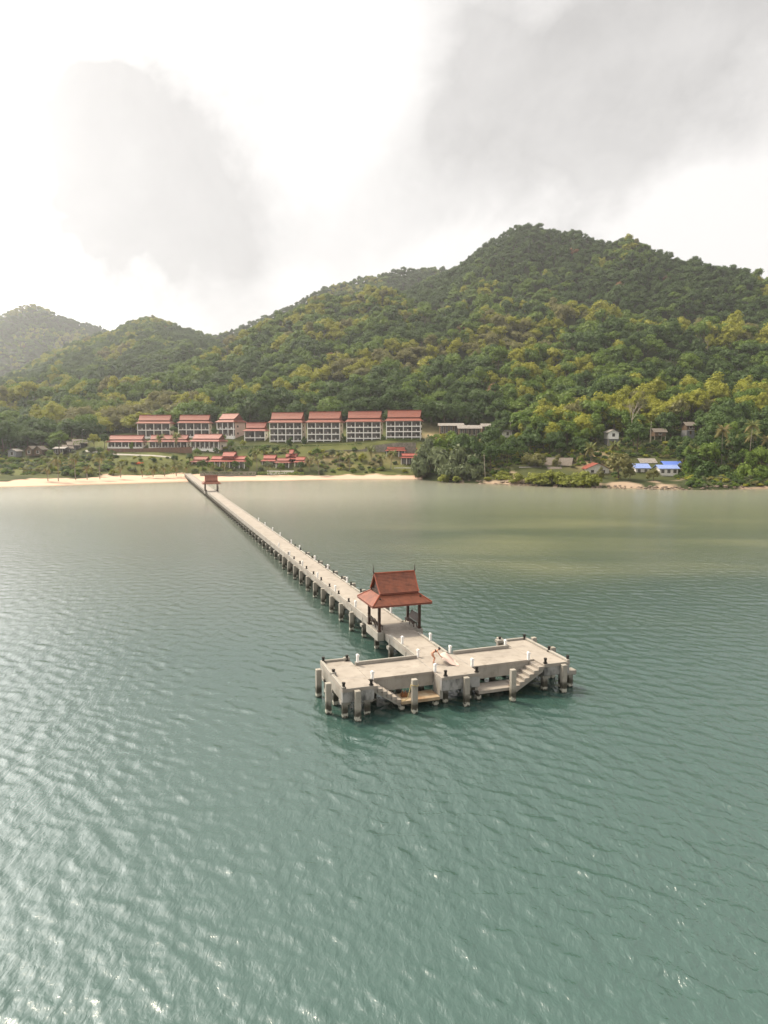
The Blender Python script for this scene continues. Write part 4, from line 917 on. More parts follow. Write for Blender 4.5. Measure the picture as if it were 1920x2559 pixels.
cabin(1648, 1692, 1206, 1171, 1162, 334, 'white village house with blue roof and red door', 'blue2', 'vwhite', 'house', 'village_house', low='vwhite', windows=3, door=.45, depth=8, group=GBL, rot=-4)
cabin(1662, 1702, 1190, 1163, 1153, 345, 'house with vivid blue roof behind the one with red door', 'blue', 'vwhite', 'house', 'village_house', low='vwhite', windows=2, door=.8, depth=9, group=GBL, rot=-4)
cabin(1636, 1664, 1100, 1080, 1071, 392, 'dark open hut on posts under the trees', 'thatch', 'timber', 'hut', 'hut', stilts=2.2, windows=1, depth=6)
cabin(1716, 1736, 1086, 1064, 1055, 398, 'shadowed grey house under dark trees on the slope', 'thatch', 'timber', 'house', 'village_house', low='grey', windows=1, door=.5, depth=7)
GH = 'grey roofed huts at the far left'
cabin(64, 81, 1128, 1124, 1115, 418, 'small grey roofed hut, left one of the pair among the bushes', 'thatch', 'timber', 'hut', 'hut', ridge_x=False, windows=1, depth=7, group=GH)
cabin(85, 104, 1128, 1124, 1115, 418, 'small grey roofed hut, right one of the pair among the bushes', 'thatch', 'timber', 'hut', 'hut', ridge_x=False, windows=1, depth=7, group=GH)
cabin(20, 40, 1132, 1128, 1122, 416, 'grey hut roof almost hidden by bushes at the left edge', 'tin', 'grey', 'hut', 'hut', ridge_x=False, windows=1, depth=7, group=GH)
cabin(136, 160, 1128, 1121, 1117, 424, 'flat pale roofed building left of the stepped grey roofs', 'tin', 'shade', 'building', 'low_building', windows=2, depth=8)
for k, (a0, b0_, y0) in enumerate(((160, 178, 1112), (172, 192, 1104), (186, 206, 1098), (196, 214, 1099))):
    cabin(a0, b0_, y0 + 18, y0 + 9, y0, 428 + 6 * k, ['lowest', 'second', 'third', 'topmost'][k] + ' of the stepped grey roofed buildings climbing the slope at left', 'thatch', 'shade', 'building', 'stepped_building', rot=28, depth=14, windows=1, group='stepped grey roofed buildings')
# retaining walls, road and walls on the terraces: each follows the ground between two photo points
def strip_wall(pts, h, m, name, label, cat, th=.5, step=6.0):
    """pts: (photo x, photo y of the foot, depth)"""
    P3 = [at(*p) for p in pts]
    t_ = thing(name, label, cat, tuple(P3[0]))
    o0 = P3[0]
    for i in range(len(P3) - 1):
        a, c = P3[i] - o0, P3[i + 1] - o0; n = max(1, int(np.linalg.norm(c - a) / step))
        for k in range(n):
            p, q = a + (c - a) * k / n, a + (c - a) * (k + .985) / n
            d = (q - p)[:2]; d = d / np.linalg.norm(d); nn = np.array([-d[1], d[0]]) * th
            pts8 = [(p[0], p[1], p[2] - 2.5), (q[0], q[1], q[2] - 2.5), (q[0] + nn[0], q[1] + nn[1], q[2] - 2.5), (p[0] + nn[0], p[1] + nn[1], p[2] - 2.5)]
            hh = h * (1 + .02 * ((i + k) % 3))
            pts8 += [(p[0], p[1], p[2] + hh), (q[0], q[1], q[2] + hh), (q[0] + nn[0], q[1] + nn[1], q[2] + hh), (p[0] + nn[0], p[1] + nn[1], p[2] + hh)]
            MB().add(pts8, [(3, 2, 1, 0), (4, 5, 6, 7), (0, 1, 5, 4), (1, 2, 6, 5), (2, 3, 7, 6), (3, 0, 4, 7)]).obj('wall_section', m, t_)
    return t_
strip_wall([(268, 1131, 424), (330, 1132, 424), (400, 1130, 423), (480, 1128, 422)], 2.6, M['brownwall'], 'retaining_wall', 'long brown retaining wall below the low villas', 'retaining wall')
strip_wall([(795, 1141, 417), (860, 1140, 416), (905, 1139, 414), (940, 1128, 411), (985, 1122, 409), (1040, 1122, 408)], 3.6, M['stone'], 'retaining_wall', 'grey stone retaining wall below the four storey hotel row', 'retaining wall')
strip_wall([(500, 1182, 382), (560, 1182, 382), (640, 1182, 382)], .7, M['conc'], 'garden_wall', 'low pale garden wall in front of the beach restaurant', 'wall', .3)
strip_wall([(668, 1178, 389), (700, 1179, 389), (735, 1178, 389)], .5, M['hwhite'], 'garden_wall', 'white garden wall before the red roofed beach houses', 'wall', .3)
strip_wall([(985, 1173, 392), (1040, 1173, 392)], 1.0, M['hwhite'], 'garden_wall', 'low white terrace wall at the foot of the lower red house', 'wall', .3)
rd = MB(); RP = [(212, 1122, 432, 4), (236, 1123, 428, 4.5), (262, 1132, 422, 4), (300, 1136, 417, 3.5), (345, 1137, 414, 3), (400, 1139, 412, 3), (430, 1140, 411, 2.5)]
for i in range(len(RP) - 1):
    for k in range(8):
        q = []
        for t_ in (k / 8, (k + 1) / 8):
            a = [RP[i][j] * (1 - t_) + RP[i + 1][j] * t_ for j in range(4)]; p = at(*a[:3])
            for s in (-.5, .5):
                yy = p[1] + s * a[3]; q.append((p[0], yy, gz(p[0], yy) + .12))
        rd.quad(q[0], q[2], q[3], q[1])
tag(rd.obj('road', M['road']), kind='structure')
p = at(206, 1092, 432); lp = thing('street_lamp', 'tall grey lamp post above the stepped roofs at left', 'street lamp', tuple(p))
MB().tube([(0, 0, -4), (0, 0, 4.2)], [.10, .07], 6).obj('pole', M['grey'], lp); MB().tube([(0, 0, 4.2), (.8, 0, 4.5)], .05, 5).obj('arm', M['grey'], lp); MB().box(.6, 1.3, -.15, .15, 4.42, 4.6).obj('lamp_head', M['hwhite'], lp)
p = at(1213, 1205, 346); tp = thing('utility_pole', 'pale leaning utility pole between the shore trees', 'pole', (p[0], p[1], gz(p[0], p[1]) - .5), 0)
tp.rotation_euler = (0, R(-4), 0); MB().tube([(0, 0, 0), (0, 0, 12.5)], [.16, .10], 6).obj('pole_shaft', M['pale'], tp); MB().box(-.8, .8, -.06, .06, 11.6, 11.75).obj('crossarm', M['pale'], tp)

# ------------------------------------------------------------------ vegetation
def crown_mb(seed, Rr, H, lobes, nleaf, size, flat=.75, mb=None, z0=0.0, gap=.25, core=0):
    """leaf-sized faces spread over many lobes of an uneven crown"""
    q = np.random.default_rng(seed); mb = mb or MB()
    cs = []
    for i in range(lobes):
        a = q.uniform(0, 2 * math.pi); rr_ = math.sqrt(q.uniform(0, 1)) * .70; h = (1 - .95 * rr_ * rr_) * q.uniform(.72, 1.0) if q.uniform() < .75 else q.uniform(.1, .5)
        cs.append((np.array([math.cos(a) * rr_ * Rr, math.sin(a) * rr_ * Rr, z0 + h * H * .78]), q.uniform(.22, .42) * Rr))
    V, Fc = [], []
    for c, r in cs:
        n = max(6, int(nleaf * (r / Rr) ** 2 * 9 / lobes))
        u = q.normal(size=(n, 3)); u /= np.linalg.norm(u, axis=1)[:, None]; u[:, 2] = np.where(u[:, 2] < -.35, -u[:, 2], u[:, 2])
        for d in u:
            if q.uniform() < gap * .4: continue
            p = c + d * r * np.array([1, 1, flat]) * q.uniform(.78, 1.08)
            nn = d + q.normal(size=3) * .30 + np.array([0, 0, .18]); nn /= np.linalg.norm(nn)
            t = np.cross(nn, q.normal(size=3)); t /= np.linalg.norm(t) + 1e-9; b_ = np.cross(nn, t)
            s = size * q.uniform(.6, 1.25); b0_ = len(mb.v)
            mb.v += [tuple(p - t * s * .6), tuple(p + b_ * s * .42 + nn * s * .08), tuple(p + t * s * .6), tuple(p - b_ * s * .42 + nn * s * .08)]
            mb.f.append((b0_, b0_ + 1, b0_ + 2, b0_ + 3)); mb.m.append(0)
        if core:                                                        # inner leaf mass that stops light passing right through
            b0_ = len(mb.v); k = .74 * r
            mb.v += [tuple(c + np.array(w) * k * np.array([1, 1, flat])) for w in ((1, 0, 0), (-1, 0, 0), (0, 1, 0), (0, -1, 0), (0, 0, 1), (0, 0, -1))]
            mb.f += [tuple(b0_ + i for i in f) for f in ((0, 2, 4), (2, 1, 4), (1, 3, 4), (3, 0, 4), (2, 0, 5), (1, 2, 5), (3, 1, 5), (0, 3, 5))]; mb.m += [0] * 8
    return mb
def trunk_mb(H, r, seed, mb=None, mi=0, limbs=4, spread=2.0):
    q = random.Random(seed); mb = mb or MB(); lean = (q.uniform(-.6, .6), q.uniform(-.6, .6))
    mb.tube([(0, 0, -1.5), (lean[0] * .3, lean[1] * .3, H * .5), (lean[0], lean[1], H)], [r, r * .75, r * .45], 6, mi)
    for i in range(limbs):
        a = q.uniform(0, 6.28); z = H * q.uniform(.5, .85); f = z / H
        mb.tube([(lean[0] * f, lean[1] * f, z), (lean[0] * f + math.cos(a) * spread * .5, lean[1] * f + math.sin(a) * spread * .5, z + spread * .5), (lean[0] * f + math.cos(a) * spread, lean[1] * f + math.sin(a) * spread, z + spread * 1.3)], [r * .45, r * .3, r * .12], 4, mi)
    return mb
# unit tree forms: crown radius about 4.6 m, height about 11 m
FORMS = [dict(Rr=4.6, H=8.6, lobes=18, z0=3.6, flat=1.0), dict(Rr=5.0, H=7.4, lobes=20, z0=4.2, flat=.95), dict(Rr=4.0, H=10.4, lobes=18, z0=3.0, flat=1.05), dict(Rr=5.4, H=6.2, lobes=19, z0=5.8, flat=.8)]
KINDS_ = [('dark green', 'fdark'), ('mid green', 'fmid'), ('yellow green', 'flight'), ('pale olive', 'folive'), ('rust brown', 'frust')]
CROWN = [[None] * len(FORMS) for _ in KINDS_]
for f, fo in enumerate(FORMS):
    base_me = crown_mb(100 + f, fo['Rr'], fo['H'], fo['lobes'], 900, .62, fo['flat'], z0=fo['z0'], core=1)
    for k, (kn, mk) in enumerate(KINDS_): CROWN[k][f] = base_me.mesh('crown', M[mk])
TRUNK = [trunk_mb(fo['z0'] + fo['H'] * .35, .26, 50 + f).mesh('trunk', M['bark']) for f, fo in enumerate(FORMS)]
protos = bpy.data.collections.new('forest_tree_forms')
pk = []
for k, (kn, mk) in enumerate(KINDS_):
    for f, fo in enumerate(FORMS):
        mb = crown_mb(200 + 10 * k + f, fo['Rr'], fo['H'], fo['lobes'], 820, .66, fo['flat'], z0=fo['z0'], core=1)
        b0_ = len(mb.v); tm = trunk_mb(fo['z0'] + fo['H'] * .35, .26, 50 + f, limbs=2)
        mb.add(tm.v, tm.f, 1)
        o = bpy.data.objects.new('forest_tree_%02d' % (k * len(FORMS) + f), mb.mesh('forest_tree', [M[mk], M['bark']])); protos.objects.link(o)
# where trees stand
cell = 6.3; pts = []
def scatter(x0, x1, y0, y1, cell, keep):
    xs = np.arange(x0, x1, cell); ys = np.arange(y0, y1, cell); XX, YY = np.meshgrid(xs, ys)
    XX = XX + rng.uniform(-.42, .42, XX.shape) * cell; YY = YY + rng.uniform(-.42, .42, YY.shape) * cell
    XX = XX.ravel(); YY = YY.ravel(); z, k = ground(XX, YY, True); pxx = CX + F * (XX / YY) * (math.cos(P) + .04)
    m = keep(XX, YY, z, k, pxx); return np.stack([XX[m], YY[m], z[m], k[m], pxx[m]], -1)
def keep_near(x, y, z, k, px):
    s = np.abs(x / y) < .82
    left = ((px < 1075) & (k > 6.05)) | ((px < 250) & (k > 4.75)); right = (px >= 1075) & (k > 3.45)
    return s & (left | right) & (k < 10.25)
def keep_far(x, y, z, k, px): return (np.abs(x / y) < .82) & (k < 12.3) & (k > 6)
pts = np.concatenate([scatter(-560, 560, 330, 640, 7.7, keep_near), scatter(-780, 780, 640, 960, 6.3, keep_near),
                      scatter(-1000, 1000, 960, 1300, 6.2, keep_far), scatter(-1400, -300, 1300, 1830, 8.0, keep_far)])
order = np.argsort(pts[:, 1]); pts = pts[order]
N = len(pts)
# keep views open: (x0, y0, x1, y1, depth) photo windows in which no nearer tree may stand
OPEN = [(15, 1112, 112, 1128, 424), (130, 1096, 250, 1128, 434), (225, 1030, 770, 1125, 470), (770, 1020, 1075, 1112, 450), (640, 1110, 900, 1185, 420), (900, 1110, 1050, 1172, 420), (1095, 1054, 1160, 1073, 446), (1146, 1060, 1204, 1078, 440),
        (1252, 1070, 1284, 1082, 432), (1340, 1140, 1440, 1172, 356), (1296, 1162, 1440, 1182, 350), (1455, 1148, 1545, 1205, 345), (1512, 1070, 1560, 1108, 390), (1580, 1145, 1706, 1210, 352),
        (1630, 1068, 1672, 1098, 396), (1708, 1050, 1742, 1082, 402), (1480, 1104, 1620, 1150, 372), (1180, 1195, 1340, 1215, 360), (1440, 1200, 1740, 1225, 345)]
FOOT = [(10, 112, 412, 430), (130, 250, 420, 462), (1100, 1240, 425, 456), (1340, 1440, 338, 362), (1455, 1545, 330, 347), (1580, 1710, 328, 356), (1515, 1560, 380, 398), (1630, 1672, 386, 402), (1708, 1745, 392, 408), (1295, 1440, 338, 354), (1078, 1100, 440, 462)]
szr = rng.uniform(.72, 1.28, N) * np.interp(pts[:, 1], [400, 560, 700, 900, 1800], [1.42, 1.42, 1.22, 1.02, 1.05]); szr *= np.where(rng.uniform(size=N) < .05, 1.3, 1.0)
low = (pts[:, 4] > 1075) & (pts[:, 3] < 5.2); szr = np.where(low, szr * .72, szr)
form = rng.integers(0, len(FORMS), N)
# kinds in mixed patches, then shifted to carry cloud shadow and sunlit ground
pn = wob(pts[:, 0] * .9 + 77, pts[:, 1] * .9) * .50 + rng.normal(0, .55, N)
up = np.clip((pts[:, 3] - 8.2) / 1.2, 0, 1) * np.where(pts[:, 1] < 1000, 1, .5)  # cloud shadow on the upper slopes, put into darker kinds
pn = pn - up * 1.15 + np.where((pts[:, 3] > 7.6) & (pts[:, 3] < 8.3) & (pts[:, 4] > 900) & (pts[:, 4] < 1420), .9, 0) + np.where((pts[:, 4] < 420), .45, 0)  # sunlit spur put into paler kinds; left hills paler too
kind = np.where(pn < -.25, 0, np.where(pn < .85, 1, np.where(pn < 1.75, 2, 3)))
kind = np.where((rng.uniform(size=N) < .0016), 4, kind)
ok = np.ones(N, bool); big = np.zeros(N)
zb = np.zeros((2559 // 4 + 1, 1920 // 4 + 1), bool)
for i in range(N):
    x, y, z, kk_, px = pts[i]; fo = FORMS[form[i]]; s = szr[i]
    for shrink in (1.0, .72, .5, .36, 0):                               # a smaller tree where a full one would hide a house
        s = szr[i] * shrink; cx_, cy_ = proj(x, y, z + (fo['z0'] + fo['H'] * .45) * s); r = fo['Rr'] * s * F / y
        if shrink and not any(y < dep and cx_ + r * .8 > a and cx_ - r * .8 < c and cy_ + r * .6 > b_ and cy_ - r * .85 < d_ for (a, b_, c, d_, dep) in OPEN): break
    ok[i] = shrink > 0 and not any(a - 8 < px < c + 8 and d0 - 2 < y < d1 + 3 for (a, c, d0, d1) in FOOT)
    if not ok[i]: continue
    szr[i] = s
    x0, x1 = int((cx_ - r) // 4), int((cx_ + r) // 4) + 1; y0, y1 = int((cy_ - r * .9) // 4), int((cy_ + r * .9) // 4) + 1
    x0, y0 = max(x0, 0), max(y0, 0); x1, y1 = min(x1, zb.shape[1]), min(y1, zb.shape[0])
    if x1 <= x0 or y1 <= y0: continue
    sub = zb[y0:y1, x0:x1]; big[i] = np.count_nonzero(~sub); sub[:] = True
sel = np.argsort(-big * ok)[:262]
single = np.zeros(N, bool); single[sel] = True
rest = np.where(ok & ~single & ((big > 0) | (pts[:, 1] < 520) | ((pts[:, 3] > 9.4) & (pts[:, 3] < 10.3)) | (pts[:, 3] > 11.6) | (rng.uniform(size=N) < .25)))[0]
fm_ = bpy.data.meshes.new('forest'); fm_.vertices.add(len(rest)); fm_.vertices.foreach_set('co', (pts[rest][:, :3] - np.stack([szr[rest] * 0, szr[rest] * 0, szr[rest] * np.where(pts[rest][:, 3] > 8.5, 4.2, np.where(pts[rest][:, 1] > 430, 2.8, .6))], -1)).astype(np.float32).ravel())
a_ = fm_.attributes.new('form', 'INT', 'POINT'); a_.data.foreach_set('value', (kind[rest] * len(FORMS) + form[rest]).astype(np.int32))
a_ = fm_.attributes.new('turn', 'FLOAT_VECTOR', 'POINT'); tv = np.zeros((len(rest), 3), np.float32); tv[:, 2] = rng.uniform(0, 6.28, len(rest)); a_.data.foreach_set('vector', tv.ravel())
a_ = fm_.attributes.new('grow', 'FLOAT_VECTOR', 'POINT'); gv = np.stack([szr[rest]] * 2 + [szr[rest] * rng.uniform(.85, 1.2, len(rest))], -1).astype(np.float32); a_.data.foreach_set('vector', gv.ravel())
forest = link('forest', fm_); tag(forest, 'dense mixed green forest covering the hills behind the bay', 'forest', kind='stuff')
ng = bpy.data.node_groups.new('forest_scatter', 'GeometryNodeTree'); ng.interface.new_socket('Geometry', in_out='INPUT', socket_type='NodeSocketGeometry'); ng.interface.new_socket('Geometry', in_out='OUTPUT', socket_type='NodeSocketGeometry')
gi = ng.nodes.new('NodeGroupInput'); go = ng.nodes.new('NodeGroupOutput'); ip = ng.nodes.new('GeometryNodeInstanceOnPoints'); ci = ng.nodes.new('GeometryNodeCollectionInfo')
ci.inputs['Collection'].default_value = protos; ci.inputs['Separate Children'].default_value = True; ci.inputs['Reset Children'].default_value = True
def nattr(name, ty):
    n = ng.nodes.new('GeometryNodeInputNamedAttribute'); n.data_type = ty; n.inputs['Name'].default_value = name; return n.outputs['Attribute']
ip.inputs['Pick Instance'].default_value = True
ng.links.new(gi.outputs[0], ip.inputs['Points']); ng.links.new(ci.outputs[0], ip.inputs['Instance']); ng.links.new(nattr('form', 'INT'), ip.inputs['Instance Index'])
e2r = ng.nodes.new('FunctionNodeEulerToRotation'); ng.links.new(nattr('turn', 'FLOAT_VECTOR'), e2r.inputs[0]); ng.links.new(e2r.outputs[0], ip.inputs['Rotation']); ng.links.new(nattr('grow', 'FLOAT_VECTOR'), ip.inputs['Scale'])
ng.links.new(ip.outputs[0], go.inputs[0]); gmod = forest.modifiers.new('scatter', 'NODES'); gmod.node_group = ng
# single trees
def place_word(px, y, k):
    if y > 900: return 'high on the hillside'
    if px < 225: return 'at the foot of the left hills'
    if px < 345: return 'left of the upper hotel wings'
    if px < 545: return 'behind the two storey hotel wings'
    if px < 670: return 'behind the small terrace building'
    if px < 765: return 'behind the leftmost four storey block'
    if px < 860: return 'behind the second four storey block'
    if px < 960: return 'behind the third four storey block'
    if px < 1075: return 'behind the rightmost four storey block'
    if px < 1240: return 'above the timber bungalows' if y > 450 else 'below the timber bungalows'
    if px < 1350: return 'on the slope above the shacks' if y > 400 else 'just above the low shacks'
    if px < 1460: return 'above the thatched shed' if y > 400 else 'close behind the thatched shed'
    if px < 1570: return 'above the tall white house' if y > 392 else 'beside the tall white house'
    if px < 1710: return 'above the blue roofed houses' if y > 400 else 'just behind the blue roofed houses'
    return 'high above the tall palms' if y > 400 else 'among the palms at the right shore'
SIZE = lambda s: 'large ' if s > 1.12 else ('small ' if s < .86 else '')
SHAPE = ['round topped', 'broad crowned', 'tall narrow', 'flat topped']
def tree(crown_me, trunk_me, x, y, z, s, sz_, label, group, name='tree', rz=None):
    t_ = thing(name, label, 'tree', (x, y, z), rnd.uniform(0, 6.28) if rz is None else rz, group)
    link('trunk', trunk_me, t_, scale=(s, s, sz_)); link('crown', crown_me, t_, scale=(s, s, sz_)); return t_
for i in sel:
    if not ok[i] or big[i] == 0: continue
    x, y, z, kk_, px = pts[i]
    tree(CROWN[kind[i]][form[i]], TRUNK[form[i]], x, y, z - (4.2 if kk_ > 8.5 else 2.8 if y > 430 else .6) * szr[i], szr[i], szr[i] * rnd.uniform(.9, 1.15), SIZE(szr[i]) + KINDS_[kind[i]][0] + ' ' + SHAPE[form[i]] + ' tree ' + place_word(px, y, kk_), 'forest trees ' + place_word(px, y, kk_))
# shrubs and shore trees
BUSH = {}
def bush_me(mk, v):
    if (mk, v) not in BUSH: BUSH[mk, v] = crown_mb(300 + v, 1.0, 1.15, 15, 640, .17, .85, z0=0.0, gap=.3, core=1).mesh('leaves', M[mk])
    return BUSH[mk, v]
STEMS = MB().tube([(0, 0, -.4), (.05, .02, .5)], [.06, .03], 5).tube([(.08, .05, -.4), (.35, .1, .55)], [.05, .02], 4).tube([(-.05, .05, -.4), (-.3, -.1, .5)], [.05, .02], 4).mesh('stem', M['bark'])
def bush(px, ptop, pbase, wpx, d, mk, label, group=None, v=None, name='shrub'):
    p = at(px, pbase, d); z = gz(p[0], d); z = min(z, p[2] + 1.0) if z < p[2] + 1 else p[2]
    h = at(px, ptop, d)[2] - z; w = wpx / F * d / 2 * 1.05
    t_ = thing(name, label, name if name != 'shrub' else 'shrub', (p[0], d, z), rnd.uniform(0, 6.28), group)
    v = rnd.randrange(5) if v is None else v
    link('leaves', bush_me(mk, v), t_, scale=(w, w, max(h / 1.05, .3))); link('stem', STEMS, t_, scale=(w, w, max(h / 1.1, .3))); return t_
G = 'grey green shore bushes right of the beach'
for (px, t0, b0_, w, d, l) in ((1062, 1128, 1202, 70, 372, 'big grey green shore bush hiding part of the lower red house'), (1100, 1112, 1204, 90, 366, 'tall grey green shore tree, left of the great clump'), (1150, 1118, 1206, 100, 360, 'broad grey green shore bush in the middle of the great clump'),
                             (1190, 1140, 1207, 80, 356, 'grey green shore bush at the right of the great clump'), (1045, 1160, 1200, 46, 376, 'low grey green bush at the end of the sandy beach'), (1125, 1160, 1206, 60, 352, 'low bushy grey green shrub at the water under the great clump'), (1075, 1095, 1180, 70, 384, 'grey green tree behind the shore bushes, right of the red houses'), (1165, 1158, 1207, 70, 350, 'rounded grey green shrub over the water, right of the great clump')):
    bush(px, t0, b0_, w, d, 'fgrey', l, G)
G = 'yellow green mangrove shrubs along the right shore'
MANG = [(1112, 1186, 1206, 34), (1140, 1188, 1207, 30), (1216, 1192, 1208, 26), (1262, 1178, 1208, 50), (1290, 1184, 1212, 50), (1340, 1182, 1214, 60), (1372, 1176, 1215, 56), (1402, 1182, 1216, 60), (1436, 1184, 1217, 58), (1466, 1180, 1218, 58), (1488, 1188, 1219, 36), (1356, 1196, 1216, 50), (1418, 1196, 1218, 60), (1456, 1198, 1219, 50)]
MW = ['leftmost, below the great bush clump', 'second from the left, below the clump', 'beside the leaning utility pole', 'before the sandy gap', 'just left of the low shack', 'below the low shack', 'at the corner of the low shack', 'below the thatched shed', 'right of the thatched shed', 'beside the red brown gabled house', 'at the right end by the sand', 'lowest at the water under the shack', 'lowest at the water under the thatched shed', 'lowest at the water left of the sand']
for (px, t0, b0_, w), l in zip(MANG, MW): bush(px, t0, b0_ - 2, w, CAMZ * F / (b0_ - HZ) + 3, 'fbright', 'yellow green mangrove shrub ' + l, G)
G = 'dark shrubs at the right end of the shore'
for (px, t0, b0_, w, d, l) in ((1722, 1150, 1208, 40, 332, 'dense upright green shrub right of the vivid blue roof'), (1765, 1152, 1216, 86, 325, 'broad dark green shrub on the rocky right shore'), (1815, 1168, 1217, 70, 323, 'dark green shrub right of the broad one on the shore'), (1862, 1160, 1218, 78, 322, 'dark green shrub under the twin palms'), (1908, 1166, 1218, 60, 322, 'dark green shrub at the right edge of the shore'), (1745, 1176, 1216, 50, 321, 'low dark shrub over the rocks, right of the sand'), (1838, 1182, 1218, 44, 319, 'low dark shrub at the water under the palms')):
    bush(px, t0, b0_, w, d, 'fdark' if px % 2 else 'fmid', l, G)
def pix_tree(px, t0, b0_, d, mk, form_, label, group=None, trunk='bark', wide=1.0, name='tree'):
    p = at(px, b0_, d); z = p[2]; h = at(px, t0, d)[2] - z; fo = FORMS[form_]; s = h / (fo['z0'] + fo['H'])
    me = CROWN[[k[1] for k in KINDS_].index(mk)][form_] if mk in [k[1] for k in KINDS_] else crown_mb(100 + form_, fo['Rr'], fo['H'], fo['lobes'], 620, .80, fo['flat'], z0=fo['z0'], core=1).mesh('crown', M[mk])
    return tree(me, TRUNK[form_], p[0], d, z, s * wide, s, label, group, name)
pix_tree(1545, 1122, 1210, 326, 'folive', 0, 'tall pale olive shore tree in front of the white beach house', wide=1.1); pix_tree(1574, 1164, 1211, 324, 'folive', 1, 'low pale olive shore tree left of the faded blue roof', wide=1.0)
pix_tree(1632, 1168, 1213, 322, 'folive', 1, 'pale olive shore tree between the two blue roofed houses', wide=1.0); pix_tree(1500, 1160, 1208, 330, 'folive', 2, 'thin pale olive tree before the red brown gable', wide=.7)
pix_tree(1345, 1126, 1190, 350, 'folive', 0, 'pale olive tree left of the thatched shed', wide=1.1); pix_tree(1322, 1128, 1186, 353, 'folive', 1, 'smaller pale olive tree above the low shack')
pix_tree(1390, 1128, 1185, 349, 'folive', 2, 'pale olive tree in front of the thatched shed', wide=.8)
pix_tree(475, 1130, 1160, 405, 'fdark', 0, 'dark round tree left of the beach restaurant'); pix_tree(436, 1134, 1160, 404, 'fdark', 1, 'dark round tree on the lawn below the retaining wall')
pix_tree(725, 1088, 1122, 426, 'fdark', 2, 'dark egg shaped tree before the leftmost four storey block'); pix_tree(859, 1078, 1114, 430, 'fdark', 2, 'dark narrow tree between the second and third four storey blocks', wide=.7)
pix_tree(958, 1082, 1110, 424, 'fmid', 2, 'green tree between the third and rightmost four storey blocks', wide=.7); pix_tree(760, 1085, 1120, 432, 'fdark', 2, 'dark narrow tree between the first and second four storey blocks', wide=.7)
pix_tree(436, 1062, 1092, 452, 'fdark', 1, 'dark tree between the two upper hotel wings'); pix_tree(536, 1066, 1094, 450, 'fdark', 0, 'dark tree left of the narrow hotel wing')
pix_tree(608, 1098, 1122, 432, 'flight', 1, 'bright yellow green round shrub tree below the terrace building'); pix_tree(578, 1096, 1128, 424, 'fmid', 0, 'grey green tree at the white end wall of the right villa')
pix_tree(330, 1100, 1130, 424, 'fmid', 2, 'green tree in front of the leftmost villa', wide=.8); pix_tree(560, 1086, 1104, 440, 'fmid', 1, 'green bush tree below the narrow hotel wing')
pix_tree(148, 1074, 1128, 418, 'fmid', 1, 'big spreading green tree above the flat pale building at left', wide=1.2); pix_tree(236, 1080, 1122, 430, 'flight', 0, 'yellow green tree by the road bend at left'); pix_tree(262, 1080, 1120, 434, 'fdark', 0, 'dark tree left of the leftmost villa')
for (px, t0, b0_, d, mk, f_, l) in ((506, 1146, 1181, 387, 'fdark', 1, 'dark tree by the small pink roofed hut'), (528, 1152, 1181, 388, 'fmid', 0, 'green tree at the left corner of the restaurant front'), (588, 1148, 1182, 387, 'fdark', 0, 'dark tree before the right half of the restaurant'), (622, 1136, 1178, 392, 'fmid', 2, 'tall green tree right of the restaurant'), (634, 1120, 1160, 410, 'fdark', 0, 'dark tree behind the restaurant on its right'),
                              (672, 1150, 1182, 386, 'fgrey', 1, 'grey green bush tree before the left beach house'), (702, 1154, 1182, 387, 'fmid', 1, 'green bush tree before the white beach house'), (752, 1150, 1182, 388, 'fdark', 0, 'dark tree at the right end of the beach houses'), (660, 1108, 1140, 418, 'fmid', 0, 'green tree above the beach houses'), (790, 1116, 1150, 412, 'fmid', 1, 'green tree under the second four storey block'),
                              (690, 1112, 1140, 418, 'fdark', 1, 'dark tree under the leftmost four storey block'), (735, 1114, 1142, 416, 'fmid', 1, 'broad green tree between the beach houses and the hotel'), (830, 1118, 1152, 408, 'fgrey', 0, 'grey green tree before the stone wall'), (905, 1130, 1165, 402, 'flight', 1, 'yellow green tree on the dry slope'), (495, 1118, 1146, 412, 'fmid', 1, 'green tree below the white end wall of the right villa'), (540, 1116, 1142, 416, 'fdark', 0, 'dark tree above the restaurant roof')):
    pix_tree(px, t0, b0_, d, mk, f_, l, 'garden trees of the hotel')
p = at(348, 1167, 398); t_ = thing('flame_tree', 'flat topped flame tree covered in bright orange blossom', 'tree', (p[0], 398, p[2]))
crown_mb(77, 3.6, 1.5, 14, 700, .55, .5, z0=1.4, core=1).obj('crown', M['orange'], t_); trunk_mb(1.9, .2, 3, spread=1.6).obj('trunk', M['bark'], t_)
# bare pale trees
def bare(px, t0, b0_, d, label, seed):
    p = at(px, b0_, d); h = at(px, t0, d)[2] - p[2]; q = random.Random(seed); t_ = thing('bare_tree', label, 'tree', (p[0], d, p[2]), 0, None)
    mb = MB(); br = MB()
    mb.tube([(0, 0, -1), (.3, 0, h * .3), (-.1, .2, h * .55)], [.34, .26, .20], 6)
    def grow(o_, dr, ln, r, n):
        e = o_ + dr * ln; br.tube([o_, o_ + dr * ln * .5 + Vector((q.uniform(-.1, .1), 0, q.uniform(-.1, .1))) * ln, e], [r, r * .8, r * .6], 4)
        if n > 0:
            for _ in range(3 if n > 1 else 2):
                dd = (dr + Vector((q.uniform(-.75, .75), q.uniform(-.75, .75), q.uniform(-.1, .5)))).normalized(); grow(e, dd, ln * q.uniform(.6, .85), r * .58, n - 1)
    for k in range(4): grow(Vector((-.1, .2, h * .5)), Vector((q.uniform(-.7, .7), q.uniform(-.5, .5), 1)).normalized(), h * .2, .16, 3)
    mb.obj('trunk', M['pale'], t_); br.obj('branches', M['pale'], t_)
